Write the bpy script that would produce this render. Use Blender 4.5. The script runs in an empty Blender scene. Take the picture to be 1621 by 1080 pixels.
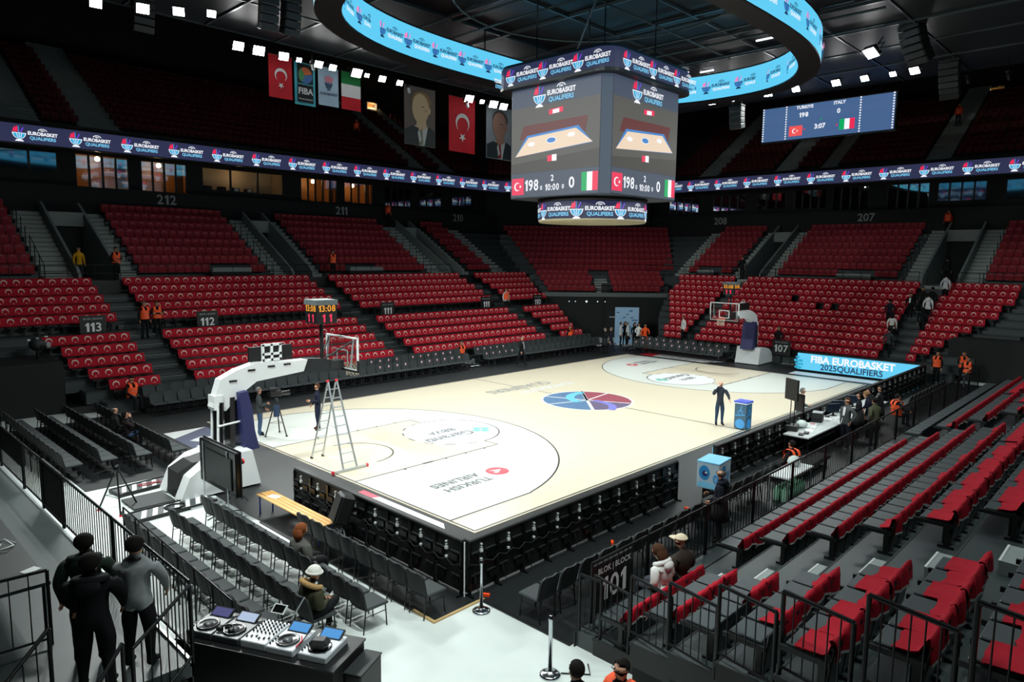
import bpy, bmesh, math, random
from mathutils import Vector, Matrix
random.seed(11)
SC = bpy.context.scene
COL = SC.collection
PI = math.pi
# ------------------------------------------------------------------ camera, world, exposure
cd = bpy.data.cameras.new('camera'); cam = bpy.data.objects.new('camera', cd); COL.objects.link(cam)
_a, _b, _c = 0.765255, 0.122971, 0.0121156
_f = Vector((math.cos(_a)*math.cos(_b), math.sin(_a)*math.cos(_b), -math.sin(_b)))
_r = Vector((math.sin(_a), -math.cos(_a), 0)); _u = _r.cross(_f)
_r2 = _r*math.cos(_c)+_u*math.sin(_c); _u2 = -_r*math.sin(_c)+_u*math.cos(_c)
mw = Matrix.Identity(4)
for i in range(3):
    mw[i][0], mw[i][1], mw[i][2] = _r2[i], _u2[i], -_f[i]
mw.translation = (-24.91315, -19.13558, 6.574128)
cam.matrix_world = mw
cd.sensor_fit = 'HORIZONTAL'; cd.sensor_width = 36.0; cd.lens = 1103.6925/1621*36
cd.clip_start = 0.2; cd.clip_end = 300
SC.camera = cam
W = bpy.data.worlds.new('world'); SC.world = W; W.use_nodes = True
W.node_tree.nodes['Background'].inputs[0].default_value = (0.55, 0.8, 0.85, 1)
W.node_tree.nodes['Background'].inputs[1].default_value = 0.004
SC.view_settings.view_transform = 'Standard'; SC.view_settings.look = 'None'
SC.view_settings.gamma = 1.0; SC.view_settings.exposure = 0.0
SC.view_settings.use_curve_mapping = False
SC.cycles.max_bounces = 6; SC.cycles.diffuse_bounces = 3; SC.cycles.glossy_bounces = 3
SC.cycles.transmission_bounces = 4; SC.cycles.transparent_max_bounces = 8
SC.cycles.use_denoising = True
FLOOD = 1480.0      # watts of each floodlight over the court
HOUSE = 100.0        # watts of each house light under the ceiling

# ------------------------------------------------------------------ materials
def lin(c):
    out = []
    for x in c[:3]:
        x = x/255.0
        out.append(x/12.92 if x <= 0.04045 else ((x+0.055)/1.055)**2.4)
    return (out[0], out[1], out[2], 1.0)
MATS = {}
def mat(name, col, rough=0.6, metal=0.0, emit=0.0, noise=0.0, scale=8.0, bump=0.0, spec=0.5, trans=0.0, stretch=None):
    if name in MATS: return MATS[name]
    m = bpy.data.materials.new(name); m.use_nodes = True
    nt = m.node_tree; b = nt.nodes['Principled BSDF']
    c = lin(col)
    b.inputs['Base Color'].default_value = c
    b.inputs['Roughness'].default_value = rough
    b.inputs['Metallic'].default_value = metal
    b.inputs['Specular IOR Level'].default_value = spec
    if trans:
        b.inputs['Transmission Weight'].default_value = trans
    if emit:
        b.inputs['Base Color'].default_value = (0.01, 0.01, 0.01, 1)
        b.inputs['Emission Color'].default_value = c
        b.inputs['Emission Strength'].default_value = emit
    if noise or bump:
        tc = nt.nodes.new('ShaderNodeTexCoord'); src = tc.outputs['Object']
        if stretch:
            mp = nt.nodes.new('ShaderNodeMapping'); mp.inputs['Scale'].default_value = stretch
            nt.links.new(src, mp.inputs[0]); src = mp.outputs[0]
        n = nt.nodes.new('ShaderNodeTexNoise'); n.inputs['Scale'].default_value = scale; n.inputs['Detail'].default_value = 4
        nt.links.new(src, n.inputs['Vector'])
        if noise:
            r = nt.nodes.new('ShaderNodeMapRange'); r.inputs['To Min'].default_value = 1-noise; r.inputs['To Max'].default_value = 1+noise
            nt.links.new(n.outputs['Fac'], r.inputs['Value'])
            x = nt.nodes.new('ShaderNodeVectorMath'); x.operation = 'SCALE'; x.inputs[0].default_value = c[:3]
            nt.links.new(r.outputs[0], x.inputs['Scale'])
            nt.links.new(x.outputs[0], b.inputs['Base Color'])
        if bump:
            bp = nt.nodes.new('ShaderNodeBump'); bp.inputs['Strength'].default_value = bump; bp.inputs['Distance'].default_value = 0.02
            nt.links.new(n.outputs['Fac'], bp.inputs['Height']); nt.links.new(bp.outputs[0], b.inputs['Normal'])
    MATS[name] = m
    return m
WHITE = mat('white_paint', (225, 230, 230), 0.45)
BLACK = mat('black_paint', (16, 18, 19), 0.5)
BLACKG = mat('black_gloss', (10, 11, 12), 0.22)
DARK = mat('dark_grey', (38, 42, 43), 0.6, noise=.1)
STEEL = mat('black_steel', (14, 15, 17), 0.35, 0.3)
CHROME = mat('chrome', (200, 205, 210), 0.16, 1.0)
ALU = mat('aluminium', (190, 195, 198), 0.35, 0.7)
CONC = mat('pale_floor', (214, 222, 219), 0.45, noise=.07, scale=1.2, bump=.05)
MAT_VINYL = mat('black_vinyl', (21, 25, 27), 0.5, noise=.14, scale=1.0, stretch=(1, 6, 1))
TERR = mat('terrace_paint', (58, 66, 67), 0.42, noise=.16, scale=1.5)
TERRL = mat('lower_terrace', (54, 62, 63), 0.5, noise=.15, scale=1.5)
STAIR = mat('stair_concrete', (150, 158, 152), 0.7, noise=.2, scale=2.0)
WALLB = mat('black_wall', (11, 13, 13), 0.75, noise=.15, scale=2)
WALLG = mat('grey_wall', (120, 128, 126), 0.7, noise=.1, scale=2)
CLOTHR = mat('red_cloth', (176, 20, 40), 0.75, noise=.2, scale=9, bump=.25, spec=.2)
CREAM = mat('print_cream', (225, 200, 190), 0.7)
HEM = mat('white_hem', (225, 225, 225), 0.7)
PAN = mat('seat_plastic', (66, 73, 75), 0.42)
BACKP = mat('seat_back_plastic', (20, 22, 26), 0.4)
FABRIC = mat('chair_fabric', (46, 52, 54), 0.75, noise=.18, scale=30, bump=.15)
FABRICB = mat('chair_back_fabric', (26, 30, 31), 0.7, noise=.15, scale=30)
WOODC = mat('court_maple', (219, 209, 186), 0.3, noise=.05, scale=3, stretch=(1, 9, 1))
CREAMP = mat('court_cream_paint', (217, 221, 214), 0.3)
WHITEP = mat('court_white_paint', (232, 234, 234), 0.3)
LINE = mat('court_line_black', (30, 32, 34), 0.4)
GREYP = mat('court_grey_print', (96, 100, 106), 0.4)
ORANGE = mat('orange_vest', (255, 92, 40), 0.7, noise=.1, scale=12)
NAVY = mat('navy_pad', (42, 46, 92), 0.5)
WOODB = mat('bench_wood', (214, 164, 96), 0.45, noise=.15, scale=4, stretch=(1, 12, 12))
PLY = mat('plywood_edge', (190, 160, 110), 0.7)
RED = mat('signal_red', (215, 30, 45), 0.5)
SUITEG = mat('suite_glass', (235, 245, 245), 0.02, trans=1.0); SUITEG.node_tree.nodes['Principled BSDF'].inputs['IOR'].default_value = 2.3
TINTG = mat('tinted_glass', (96, 112, 122), 0.04, 0.9)
GLASS = mat('clear_glass', (235, 245, 245), 0.02, trans=1.0)
LAMP = mat('lamp_glow', (255, 255, 255), emit=30.0)
def em(name, col, s=1.0): return mat(name, col, emit=s)
E_NAVY = em('led_navy', (44, 48, 78)); E_CYAN = em('led_cyan', (96, 205, 245)); E_WHITE = em('led_white', (245, 248, 255))
E_LBLUE = em('led_light_blue', (120, 200, 240)); E_RED = em('led_red', (235, 40, 85)); E_PURP = em('led_purple', (110, 70, 220))
E_SLATE = em('led_slate', (66, 76, 94)); E_GREEN = em('led_green', (0, 170, 95)); E_AMBER = em('led_amber', (250, 165, 40)); E_DNAVY = em('led_dark_navy', (22, 34, 78))
E_GREY = em('led_grey', (84, 82, 78)); E_MAROON = em('led_maroon', (96, 40, 40)); E_MAPLE = em('led_maple', (236, 212, 186)); E_BLUE = em('led_blue', (60, 130, 200)); E_STEEL = em('led_steel', (68, 98, 142)); E_PINK = em('led_pink', (245, 130, 190))

# ------------------------------------------------------------------ mesh builder
class MB:
    def __init__(s): s.v = []; s.f = []; s.mi = []; s.mats = []; s.sm = []
    def add(s, vs, fs, m, M=None, smooth=False):
        k = len(s.v)
        s.v += [tuple(M @ Vector(p)) for p in vs] if M is not None else [tuple(p) for p in vs]
        if m not in s.mats: s.mats.append(m)
        i = s.mats.index(m)
        for f in fs:
            s.f.append(tuple(k+x for x in f)); s.mi.append(i); s.sm.append(smooth)
        return s
    def box(s, c, d, m, M=None, rz=0.0, ch=0.0):
        x, y, z = d[0]/2, d[1]/2, d[2]/2
        T = Matrix.Translation(c) @ Matrix.Rotation(rz, 4, 'Z')
        if M is not None: T = M @ T
        if ch:
            vs = []
            for sx in (-1, 1):
                for sy in (-1, 1):
                    for sz in (-1, 1):
                        vs += [(sx*(x-ch), sy*(y-ch), sz*z), (sx*(x-ch), sy*y, sz*(z-ch)), (sx*x, sy*(y-ch), sz*(z-ch))]
            bm = bmesh.new()
            for p in vs: bm.verts.new(p)
            bmesh.ops.convex_hull(bm, input=bm.verts)
            bm.verts.ensure_lookup_table(); bm.verts.index_update()
            bmesh.ops.dissolve_limit(bm, angle_limit=0.02, verts=bm.verts, edges=bm.edges)
            bm.verts.index_update()
            s.add([tuple(p.co) for p in bm.verts], [[q.index for q in f.verts] for f in bm.faces], m, T); bm.free()
            return s
        vs = [(-x, -y, -z), (x, -y, -z), (x, y, -z), (-x, y, -z), (-x, -y, z), (x, -y, z), (x, y, z), (-x, y, z)]
        return s.add(vs, [(0, 3, 2, 1), (4, 5, 6, 7), (0, 1, 5, 4), (1, 2, 6, 5), (2, 3, 7, 6), (3, 0, 4, 7)], m, T)
    def bx(s, x0, x1, y0, y1, z0, z1, m, M=None):
        return s.box(((x0+x1)/2, (y0+y1)/2, (z0+z1)/2), (abs(x1-x0), abs(y1-y0), abs(z1-z0)), m, M)
    def tube(s, pts, r, m, n=6, M=None, r2=None):
        P = [Vector(p) for p in pts]; k = len(P); vs = []; fs = []
        for i, p in enumerate(P):
            d = (P[min(i+1, k-1)]-P[max(i-1, 0)]).normalized()
            a = d.cross(Vector((0, 0, 1)) if abs(d.z) < .9 else Vector((1, 0, 0))).normalized(); b = d.cross(a)
            rr = r if r2 is None else r+(r2-r)*i/(k-1)
            for j in range(n):
                t = 2*PI*j/n; vs.append(tuple(p+(a*math.cos(t)+b*math.sin(t))*rr))
        for i in range(k-1):
            for j in range(n):
                fs.append((i*n+j, i*n+(j+1) % n, (i+1)*n+(j+1) % n, (i+1)*n+j))
        s.add(vs, fs, m, M, True)
        return s.add([vs[j] for j in range(n)]+[vs[(k-1)*n+j] for j in range(n)], [tuple(range(n)), tuple(range(2*n-1, n-1, -1))], m, M)
    def lathe(s, prof, m, n=16, M=None, smooth=True):
        vs = []; fs = []
        for r, z in prof:
            for j in range(n):
                t = 2*PI*j/n; vs.append((r*math.cos(t), r*math.sin(t), z))
        k = len(prof)
        for i in range(k-1):
            for j in range(n): fs.append((i*n+j, i*n+(j+1) % n, (i+1)*n+(j+1) % n, (i+1)*n+j))
        if prof[0][0] > 1e-4: fs.append(tuple(range(n-1, -1, -1)))
        if prof[-1][0] > 1e-4: fs.append(tuple((k-1)*n+j for j in range(n)))
        return s.add(vs, fs, m, M, smooth)
    def ball(s, c, r, m, n=10, k=7, M=None):
        if not hasattr(r, '__len__'): r = (r, r, r)
        pr = []
        vs = []; fs = []
        for i in range(k+1):
            a = PI*i/k-PI/2
            for j in range(n):
                t = 2*PI*j/n; vs.append((c[0]+r[0]*math.cos(a)*math.cos(t), c[1]+r[1]*math.cos(a)*math.sin(t), c[2]+r[2]*math.sin(a)))
        for i in range(k):
            for j in range(n): fs.append((i*n+j, i*n+(j+1) % n, (i+1)*n+(j+1) % n, (i+1)*n+j))
        return s.add(vs, fs, m, M, True)
    def prism(s, poly, z0, z1, m, M=None, smooth=False):
        n = len(poly)
        vs = [(x, y, z0) for x, y in poly]+[(x, y, z1) for x, y in poly]
        fs = [tuple(range(n-1, -1, -1)), tuple(range(n, 2*n))]+[(i, (i+1) % n, n+(i+1) % n, n+i) for i in range(n)]
        return s.add(vs, fs, m, M, smooth)
    def flat(s, poly, m, M=None, z=0.0):
        return s.add([(p[0], p[1], z) for p in poly], [tuple(range(len(poly)))], m, M)
    def ring(s, r0, r1, a0, a1, m, M=None, z=0.0, n=24, c=(0, 0), sx=1, sy=1):
        vs = []
        for i in range(n+1):
            t = a0+(a1-a0)*i/n
            for r in (r0, r1): vs.append((c[0]+r*sx*math.cos(t), c[1]+r*sy*math.sin(t), z))
        return s.add(vs, [(2*i, 2*i+1, 2*i+3, 2*i+2) for i in range(n)], m, M)
    def disc(s, r, m, M=None, z=0.0, n=24, c=(0, 0), sx=1, sy=1):
        return s.flat([(c[0]+r*sx*math.cos(2*PI*i/n), c[1]+r*sy*math.sin(2*PI*i/n)) for i in range(n)], m, M, z)
    def text(s, txt, size, m, M=None, x=0.0, y=0.0, z=0.0, align='CENTER', bold=.02, sx=1.0, depth=0.0):
        vs, fs = text_mesh(txt, align, bold, depth)
        T = Matrix.Translation((x, y, z)) @ Matrix.Diagonal((size*sx, size, size, 1))
        return s.add(vs, fs, m, M @ T if M is not None else T)
    def mesh(s, name):
        me = bpy.data.meshes.new(name); me.from_pydata(s.v, [], s.f)
        for m in s.mats: me.materials.append(m)
        me.polygons.foreach_set('material_index', s.mi)
        me.polygons.foreach_set('use_smooth', s.sm)
        me.update(); return me
    def fit(s, txt, w, m, M=None, x=0.0, y=0.0, z=0.0, bold=.02, tall=1.0):
        vs, fs = text_mesh(txt, 'CENTER', bold)
        k = w/(max(p[0] for p in vs)-min(p[0] for p in vs))
        T = Matrix.Translation((x, y, z)) @ Matrix.Diagonal((k, k*tall, k, 1))
        return s.add(vs, fs, m, M @ T if M is not None else T)
    def build(s, name, parent=None, loc=None, **tags):
        return link(s.mesh(name), name, parent, loc, **tags)
def link(me, name, parent=None, loc=None, rz=0.0, **tags):
    o = bpy.data.objects.new(name, me); COL.objects.link(o)
    if parent is not None: o.parent = parent
    if loc is not None: o.location = loc
    if rz: o.rotation_euler = (0, 0, rz)
    for k, v in tags.items():
        if v is not None: o[k] = v
    return o
_TX = {}
def text_mesh(txt, align, bold, depth=0.0):
    k = (txt, align, bold, depth)
    if k not in _TX:
        c = bpy.data.curves.new('lettering', 'FONT'); c.body = txt; c.align_x = align; c.align_y = 'CENTER'; c.offset = bold; c.extrude = depth
        c.resolution_u = 3
        if '1' in txt and len(txt) < 7:
            bpy.data.curves.remove(c); _TX[k] = digits(txt, align, bold); return _TX[k]
        o = bpy.data.objects.new('lettering', c); COL.objects.link(o)
        me = bpy.data.meshes.new_from_object(o.evaluated_get(bpy.context.evaluated_depsgraph_get()))
        _TX[k] = ([tuple(v.co) for v in me.vertices], [tuple(p.vertices) for p in me.polygons])
        bpy.data.objects.remove(o); bpy.data.curves.remove(c); bpy.data.meshes.remove(me)
    return _TX[k]
def digits(txt, align, bold):
    V = []; F = []; x = 0.0
    ys = [p[1] for p in text_mesh('0', 'LEFT', bold)[0]]; y0, y1 = min(ys), max(ys); h = y1-y0
    for ch in txt:
        if ch == ' ': x += .3; continue
        if ch == '1': vs = [(.13*h, y0, 0), (.37*h, y0, 0), (.37*h, y1, 0), (.2*h, y1, 0), (-.02*h, y1-.2*h, 0), (-.02*h, y1-.38*h, 0), (.13*h, y1-.27*h, 0)]; fs = [(0, 1, 2, 6), (2, 3, 4, 5, 6)]
        else: vs, fs = text_mesh(ch, 'LEFT', bold)
        a = min(p[0] for p in vs); w = max(p[0] for p in vs)-a; k = len(V)
        V += [(p[0]-a+x, p[1], p[2]) for p in vs]; F += [tuple(k+q for q in f) for f in fs]; x += w+.1
    x -= .1
    if align == 'CENTER': V = [(p[0]-x/2, p[1], p[2]) for p in V]
    return V, F
def thing(name, label, cat, loc=(0, 0, 0), rz=0.0, group=None):
    o = bpy.data.objects.new(name, None); COL.objects.link(o)
    o.location = loc; o.rotation_euler = (0, 0, rz); o.empty_display_size = .2
    o['label'] = label; o['category'] = cat
    if group: o['group'] = group
    return o
def dup(root, loc, rz, label, group=None):
    r = root.copy(); COL.objects.link(r); r.location = loc; r.rotation_euler = (0, 0, rz)
    r['label'] = label
    if group: r['group'] = group
    for ch in list(root.children):
        c = ch.copy(); COL.objects.link(c); c.parent = r
        for g in ch.children:
            d = g.copy(); COL.objects.link(d); d.parent = c
    return r
def frame(O, u, v):
    u = Vector(u).normalized(); v = Vector(v).normalized(); n = u.cross(v)
    m = Matrix.Identity(4)
    for i in range(3): m[i][0], m[i][1], m[i][2], m[i][3] = u[i], v[i], n[i], O[i]
    return m
ORD = ['first', 'second', 'third', 'fourth', 'fifth', 'sixth', 'seventh', 'eighth', 'ninth', 'tenth', 'eleventh', 'twelfth', 'thirteenth', 'fourteenth', 'fifteenth', 'sixteenth', 'seventeenth', 'eighteenth', 'nineteenth', 'twentieth']
ORD += ['twenty-'+o for o in ORD[:9]]+['thirtieth']+['thirty-'+o for o in ORD[:9]]+['fortieth']+['forty-'+o for o in ORD[:9]]+['fiftieth']+['fifty-'+o for o in ORD[:9]]
def crescent(cx, cy, R, n=20):
    # open side towards +x ; returns one polygon
    out = [];  a = 0.62
    for i in range(n+1):
        t = a+(2*PI-2*a)*i/n; out.append((cx+R*math.cos(t), cy+R*math.sin(t)))
    r = R*.8; c2 = cx+R*.24
    e = math.atan2(R*math.sin(a), cx+R*math.cos(a)-c2)
    for i in range(1, n):
        t = (2*PI-e)-(2*PI-2*e)*i/n; out.append((c2+r*math.cos(t), cy+r*math.sin(t)))
    return out
def star(cx, cy, R, rot=0.0):
    return [(cx+(R if i % 2 == 0 else R*.4)*math.cos(rot+PI*i/5), cy+(R if i % 2 == 0 else R*.4)*math.sin(rot+PI*i/5)) for i in range(10)]
# ------------------------------------------------------------------ the setting: floor and court
def struct(mb, name, parent=None): 
    return mb.build(name, parent, kind='structure') if parent is None else mb.build(name, parent)
b = MB(); b.bx(-45, 60, -45, 60, -.3, 0, CONC); floor = struct(b, 'floor')
b = MB(); b.bx(-17.3, 17.6, -9.98, 11.3, .0, .012, MAT_VINYL); b.bx(-16.15, 18.4, -12.2, -9.98, 0, .012, MAT_VINYL)
b.bx(-19.7, -17.3, 1.95, 11.0, 0, .012, MAT_VINYL); b.bx(17.6, 19, -9.9, 9, 0, .012, MAT_VINYL); b.build('vinyl_matting', floor)
b = MB(); b.bx(-17.36, -17.3, -9.98, -9.4, 0, .03, PLY); b.bx(-17.36, -16.1, -10.03, -9.98, 0, .03, PLY); b.bx(-17.36, -17.3, -9.4, -3.4, 0, .03, BLACK); b.bx(-16.2, -16.15, -12.2, -10.0, 0, .03, BLACK); b.build('plywood_edge', floor)
HX, HY = 14.05, 7.55
b = MB(); b.bx(-HX-.02, HX+.02, -HY-.02, HY+.02, 0, .03, WOODC); court = struct(b, 'court_floor')
z = .031
b = MB()
for s in (-1, 1):
    Ms = Matrix.Diagonal((s, s, 1, 1))
    pts = [(-14, -6.6), (-14+2.99, -6.6)]
    for i in range(33):
        t = -math.acos((2.99-1.575)/6.75)+2*math.acos((2.99-1.575)/6.75)*i/32
        pts.append((-12.425+6.75*math.cos(t), 6.75*math.sin(t)))
    pts += [(-14+2.99, 6.6), (-14, 6.6)]
    b.flat(pts, CREAMP, Ms, z)
b.build('painted_arc_area', court)
b = MB()
for s in (-1, 1):
    Ms = Matrix.Diagonal((s, s, 1, 1))
    b.flat([(-14, -2.45), (-8.2, -2.45), (-8.2, 2.45), (-14, 2.45)], WOODC, Ms, z+.001)
b.build('key_area', court)
b = MB()
for s in (-1, 1):
    b.disc(1.8, WHITEP, None, z+.002, 40, (-8.2*s, 0))
b.build('free_throw_disc', court)
def seg(b, x0, y0, x1, y1, w=.05, m=LINE, zz=z+.003):
    d = Vector((x1-x0, y1-y0)).normalized(); n = Vector((-d.y, d.x))*w/2
    b.flat([(x0+n.x, y0+n.y), (x0-n.x, y0-n.y), (x1-n.x, y1-n.y), (x1+n.x, y1+n.y)], m, None, zz)
b = MB()
for y in (-7.5, 7.5): seg(b, -14, y, 14, y)
for x in (-14, 14): seg(b, x, -7.5, x, 7.5)
b.build('boundary_line', court)
b = MB(); seg(b, 0, -7.5, 0, -1.8); seg(b, 0, 1.8, 0, 7.5); b.build('centre_line', court)
for s in (-1, 1):
    Ms = Matrix.Diagonal((s, s, 1, 1))
    b = MB(); a = math.acos((2.99-1.575)/6.75)
    b.ring(6.70, 6.75, -a, a, LINE, Ms, z+.003, 48, (-12.425, 0))
    for y in (-6.6, 6.6): b.flat([(-14, y-.025), (-11.01, y-.025), (-11.01, y+.025), (-14, y+.025)], LINE, Ms, z+.003)
    b.build('three_point_line', court)
    b = MB()
    for y in (-2.45, 2.45):
        b.flat([(-14, y-.025), (-8.2, y-.025), (-8.2, y+.025), (-14, y+.025)], LINE, Ms, z+.004)
        for x in (-12.25, -10.6, -9.75, -8.9): b.flat([(x-.03, y), (x+.03, y), (x+.03, y+(.12 if y > 0 else -.12)), (x-.03, y+(.12 if y > 0 else -.12))], LINE, Ms, z+.004)
        b.flat([(-11.5, y-.05), (-11.1, y-.05), (-11.1, y+.05), (-11.5, y+.05)], LINE, Ms, z+.0045)
    b.flat([(-8.225, -2.45), (-8.175, -2.45), (-8.175, -1.8), (-8.225, -1.8)], LINE, Ms, z+.004)
    b.flat([(-8.225, 1.8), (-8.175, 1.8), (-8.175, 2.45), (-8.225, 2.45)], LINE, Ms, z+.004)
    b.build('key_line', court)
    b = MB(); b.ring(1.76, 1.81, -PI/2, PI/2, LINE, Ms, z+.005, 32, (-8.2, 0))
    for i in range(7): b.ring(1.76, 1.81, PI/2+.1+i*.44, PI/2+.1+i*.44+.22, LINE, Ms, z+.005, 4, (-8.2, 0))
    b.build('free_throw_circle', court)
    b = MB(); b.ring(1.25, 1.30, -PI/2, PI/2, LINE, Ms, z+.005, 32, (-12.425, 0)); b.build('charge_arc', court)
    R180 = Matrix.Rotation(PI, 4, 'Z')
    TEAL = mat('court_teal_print', (120, 190, 175), .4)
    T0 = Matrix.Translation((0, 0, z+.007)) @ (Matrix.Identity(4) if s < 0 else Matrix.Identity(4))
    def at(x, y): return Matrix.Translation((x*s, y*s, z+.007)) @ R180
    b = MB(); b.fit('Garanti', 2.1, GREYP, at(-8.68, -.5)); b.fit('BBVA', 1.25, GREYP, at(-8.5, .22))
    for i in range(4): b.disc(.17, TEAL, at(-7.2, -.55), .001, 10, (.22*math.cos(i*PI/2), .22*math.sin(i*PI/2)))
    b.build('sponsor_print', court)
    b = MB(); b.fit('TURKISH', 1.72, GREYP, at(-11.8, -4.87)); b.fit('AIRLINES', 1.78, GREYP, at(-11.87, -4.38))
    RP = mat('court_red_print', (205, 70, 85), .4)
    b.disc(.36, RP, at(-10.34, -4.58), 0, 28); b.flat([(-.2, -.05), (.1, .15), (.2, .05), (.03, -.03), (.2, -.18)], WHITEP, at(-10.34, -4.58), .001)
    b.build('sponsor_print', court)
b = MB(); T = Matrix.Translation((0, 0, z+.006)) @ Matrix.Rotation(PI, 4, 'Z')
GP2 = mat('court_pale_print', (150, 152, 150), .4)
b.fit('QUALIFIERS', 4.3, GP2, T, 0, -4.25, tall=1.1); b.fit('EUROBASKET', 4.0, WHITEP, T, -.9, -3.3, tall=1.1); b.build('event_print', court)
# ball emblem on the centre circle
b = MB(); T = Matrix.Translation((0, 0, z+.006)); zz = 0
CB = mat('court_blue_print', (88, 120, 156), .4, noise=.3, scale=6); CR = mat('court_crimson_print', (152, 76, 90), .4, noise=.3, scale=6); CP = mat('court_purple_print', (106, 94, 122), .4, noise=.3, scale=6); CC = mat('court_cyan_print', (110, 190, 215), .4); CV = mat('court_violet_print', (125, 125, 200), .4)
b.disc(2.1, WHITEP, T, 0, 48)
b.ring(.001, 2.0, PI/4, PI/4+PI, CB, T, .001, 30); b.ring(.001, 2.0, -PI*.35, PI/4, CR, T, .001, 20); b.ring(.001, 2.0, -PI*.75, -PI*.35, CP, T, .001, 16)
for a in (PI/4, -PI*.35, PI*.62, PI*.05, PI*.9):
    d = Vector((math.cos(a), math.sin(a), 0)); n = Vector((-d.y, d.x, 0))*.05
    b.add([tuple(d*2.05+n), tuple(-n*1+d*-.0+n*0), tuple(d*2.05-n), tuple(n)], [(0, 3, 1, 2)], WHITEP, T @ Matrix.Translation((0, 0, .003)))
d = Vector((math.cos(PI/4), math.sin(PI/4), 0)); n = Vector((-d.y, d.x, 0))*.07
b.add([tuple(d*2.05+n), tuple(-d*2.05+n), tuple(-d*2.05-n), tuple(d*2.05-n)], [(0, 1, 2, 3)], WHITEP, T @ Matrix.Translation((0, 0, .003)))
b.ring(1.3, 1.7, PI*.42, PI*.95, CC, T, .004, 14, (.9, -.2)); b.ring(1.2, 1.55, -PI*.42, PI*.08, CV, T, .004, 14, (-1.2, -.6))
b.build('centre_emblem', court)
# printed sponsor stickers on the apron
def sticker(name, pts, cols):
    b = MB(); b.flat(pts, cols, None, .016); return b
b = MB(); PK = mat('sticker_pink', (225, 85, 105), .4)
b.flat([(-14.78, -7.4), (-14.2, -6.6), (-14.2, -3.2), (-14.78, -3.2)], WHITEP, None, .016)
b.flat([(-14.78, -3.75), (-14.2, -3.95), (-14.2, -3.2), (-14.78, -3.2)], PK, None, .0165)
for i in range(8): b.flat([(-14.68, -6.2+i*.24), (-14.55, -6.2+i*.24), (-14.55, -6.06+i*.24), (-14.68, -6.06+i*.24)], PK, None, .017)
for i, c in enumerate([(250, 220, 90), (120, 220, 190), (250, 140, 130)]): b.disc(.1, mat('sticker_dot%d' % i, c), None, .017, 10, (-14.6, -6.5-.2*i))
b.build('apron_sticker', floor)
b = MB(); b.flat([(-15.9, 6.9), (-14.4, 6.9), (-14.4, 3.6), (-15.9, 3.0)], mat('sticker_slate', (92, 98, 120), .4), None, .016)
b.flat([(-15.9, 6.9), (-14.4, 6.9), (-15.9, 5.9)], WHITEP, None, .017); b.flat([(-15.6, 5.3), (-15.1, 5.6), (-14.6, 5.2), (-15.1, 5.25), (-15.2, 4.6)], WHITEP, None, .018)
for i in range(4): b.flat([(-15.7, 4.5-i*.3), (-15.1, 4.6-i*.3), (-15.1, 4.45-i*.3), (-15.7, 4.35-i*.3)], WHITEP, None, .018)
b.build('apron_sticker', floor)
b = MB(); b.flat([(14.6, 6.9), (15.9, 6.9), (15.9, 1.2), (14.6, 2.2)], WHITEP, None, .018); b.flat([(14.6, 6.9), (15.9, 6.9), (15.9, 6.0), (14.6, 5.9)], RED, None, .019); b.build('apron_sticker', floor)
b = MB(); b.flat([(14.6, -3.2), (15.7, -3.2), (15.7, -8.6), (14.6, -8.6)], WHITEP, None, .018); b.build('apron_sticker', floor)

# ------------------------------------------------------------------ terraces
def L(k): return 12+.88*k, .48+.385*k          # side stand: y of backrest, deck height
def R(k): return -(13.15+.89*k), .28+.39*k     # near side stand
def Ex(k): return 18.5+.76*k, .48+.385*k       # end stand: x
def Cs(k): return 25.7+.8*k, 3.33+.385*k       # corner block: distance along the diagonal
def Ul(k): return 22.5+.86*k, 4.95+.5*k
def Ue(k): return 27.8+.86*k, 4.95+.5*k
def Uc(k): return 29.7+.86*k, 4.95+.5*k
QX = 1/math.sqrt(2)
def diag(s, t): return ((s+t)*QX, (s-t)*QX)     # t grows towards the end stand
lend = {0: 15.0, 1: 15.3, 2: 15.7, 3: 16.0, 4: 16.35, 5: 16.5, 6: 16.8, 7: 17.1, 8: 17.5, 9: 17.9, 10: 18.3}
lbeg = {0: -16.1, 1: -16.6, 2: -17.1, 3: -17.2, 4: -17.6}
b = MB()
for k in range(11):
    y, z0 = L(k); x0 = lbeg.get(k, -26)-.3 if k < 5 else -26
    b.bx(x0, lend[k]+.15, y-.6, y+.32 if k < 10 else 23, z0-(.5 if k else z0), z0, TERRL)
    b.bx(x0, lend[k]+.15, y-.62, y-.6, z0-.06, z0+.005, DARK)
b.bx(-17.5, 15.2, 12.4, 20, 0, .3, BLACK); terL = struct(b, 'side_terrace_floor')
eb = {0: 7.6, 1: 8.0, 2: 8.4, 3: 8.9, 4: 9.4, 5: 9.8, 6: 10.1, 7: 10.4, 8: 10.6, 9: 10.8, 10: 11.0}
ee = {0: -9.1, 1: -9.5, 2: -9.8, 3: -10.4, 4: -11.03, 5: -11.4, 6: -11.7, 7: -11.9, 8: -12.1, 9: -12.2, 10: -12.3}
b = MB()
for k in range(11):
    x, z0 = Ex(k)
    b.bx(x-.5, x+.3 if k < 10 else 28.2, ee[k]-1.5, eb[k]+.15, z0-(.5 if k else z0), z0, TERRL)
    b.bx(x-.52, x-.5, ee[k]-1.5, eb[k]+.15, z0-.06, z0+.005, DARK)
terE = struct(b, 'end_terrace_floor')
b = MB(); C45 = Matrix.Rotation(-PI/4+PI/2, 4, 'Z')   # local x -> (1,1)/sqrt2 is rotation of 45 degrees
R45 = Matrix.Rotation(PI/4, 4, 'Z')                   # local x along the diagonal s, local y = -t
for k in range(4):
    s, z0 = Cs(k); b.bx(s-.6, s+.25, -9.6-.2*k, .2+.27*k, z0-.5, z0, TERRL, R45)
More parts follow.
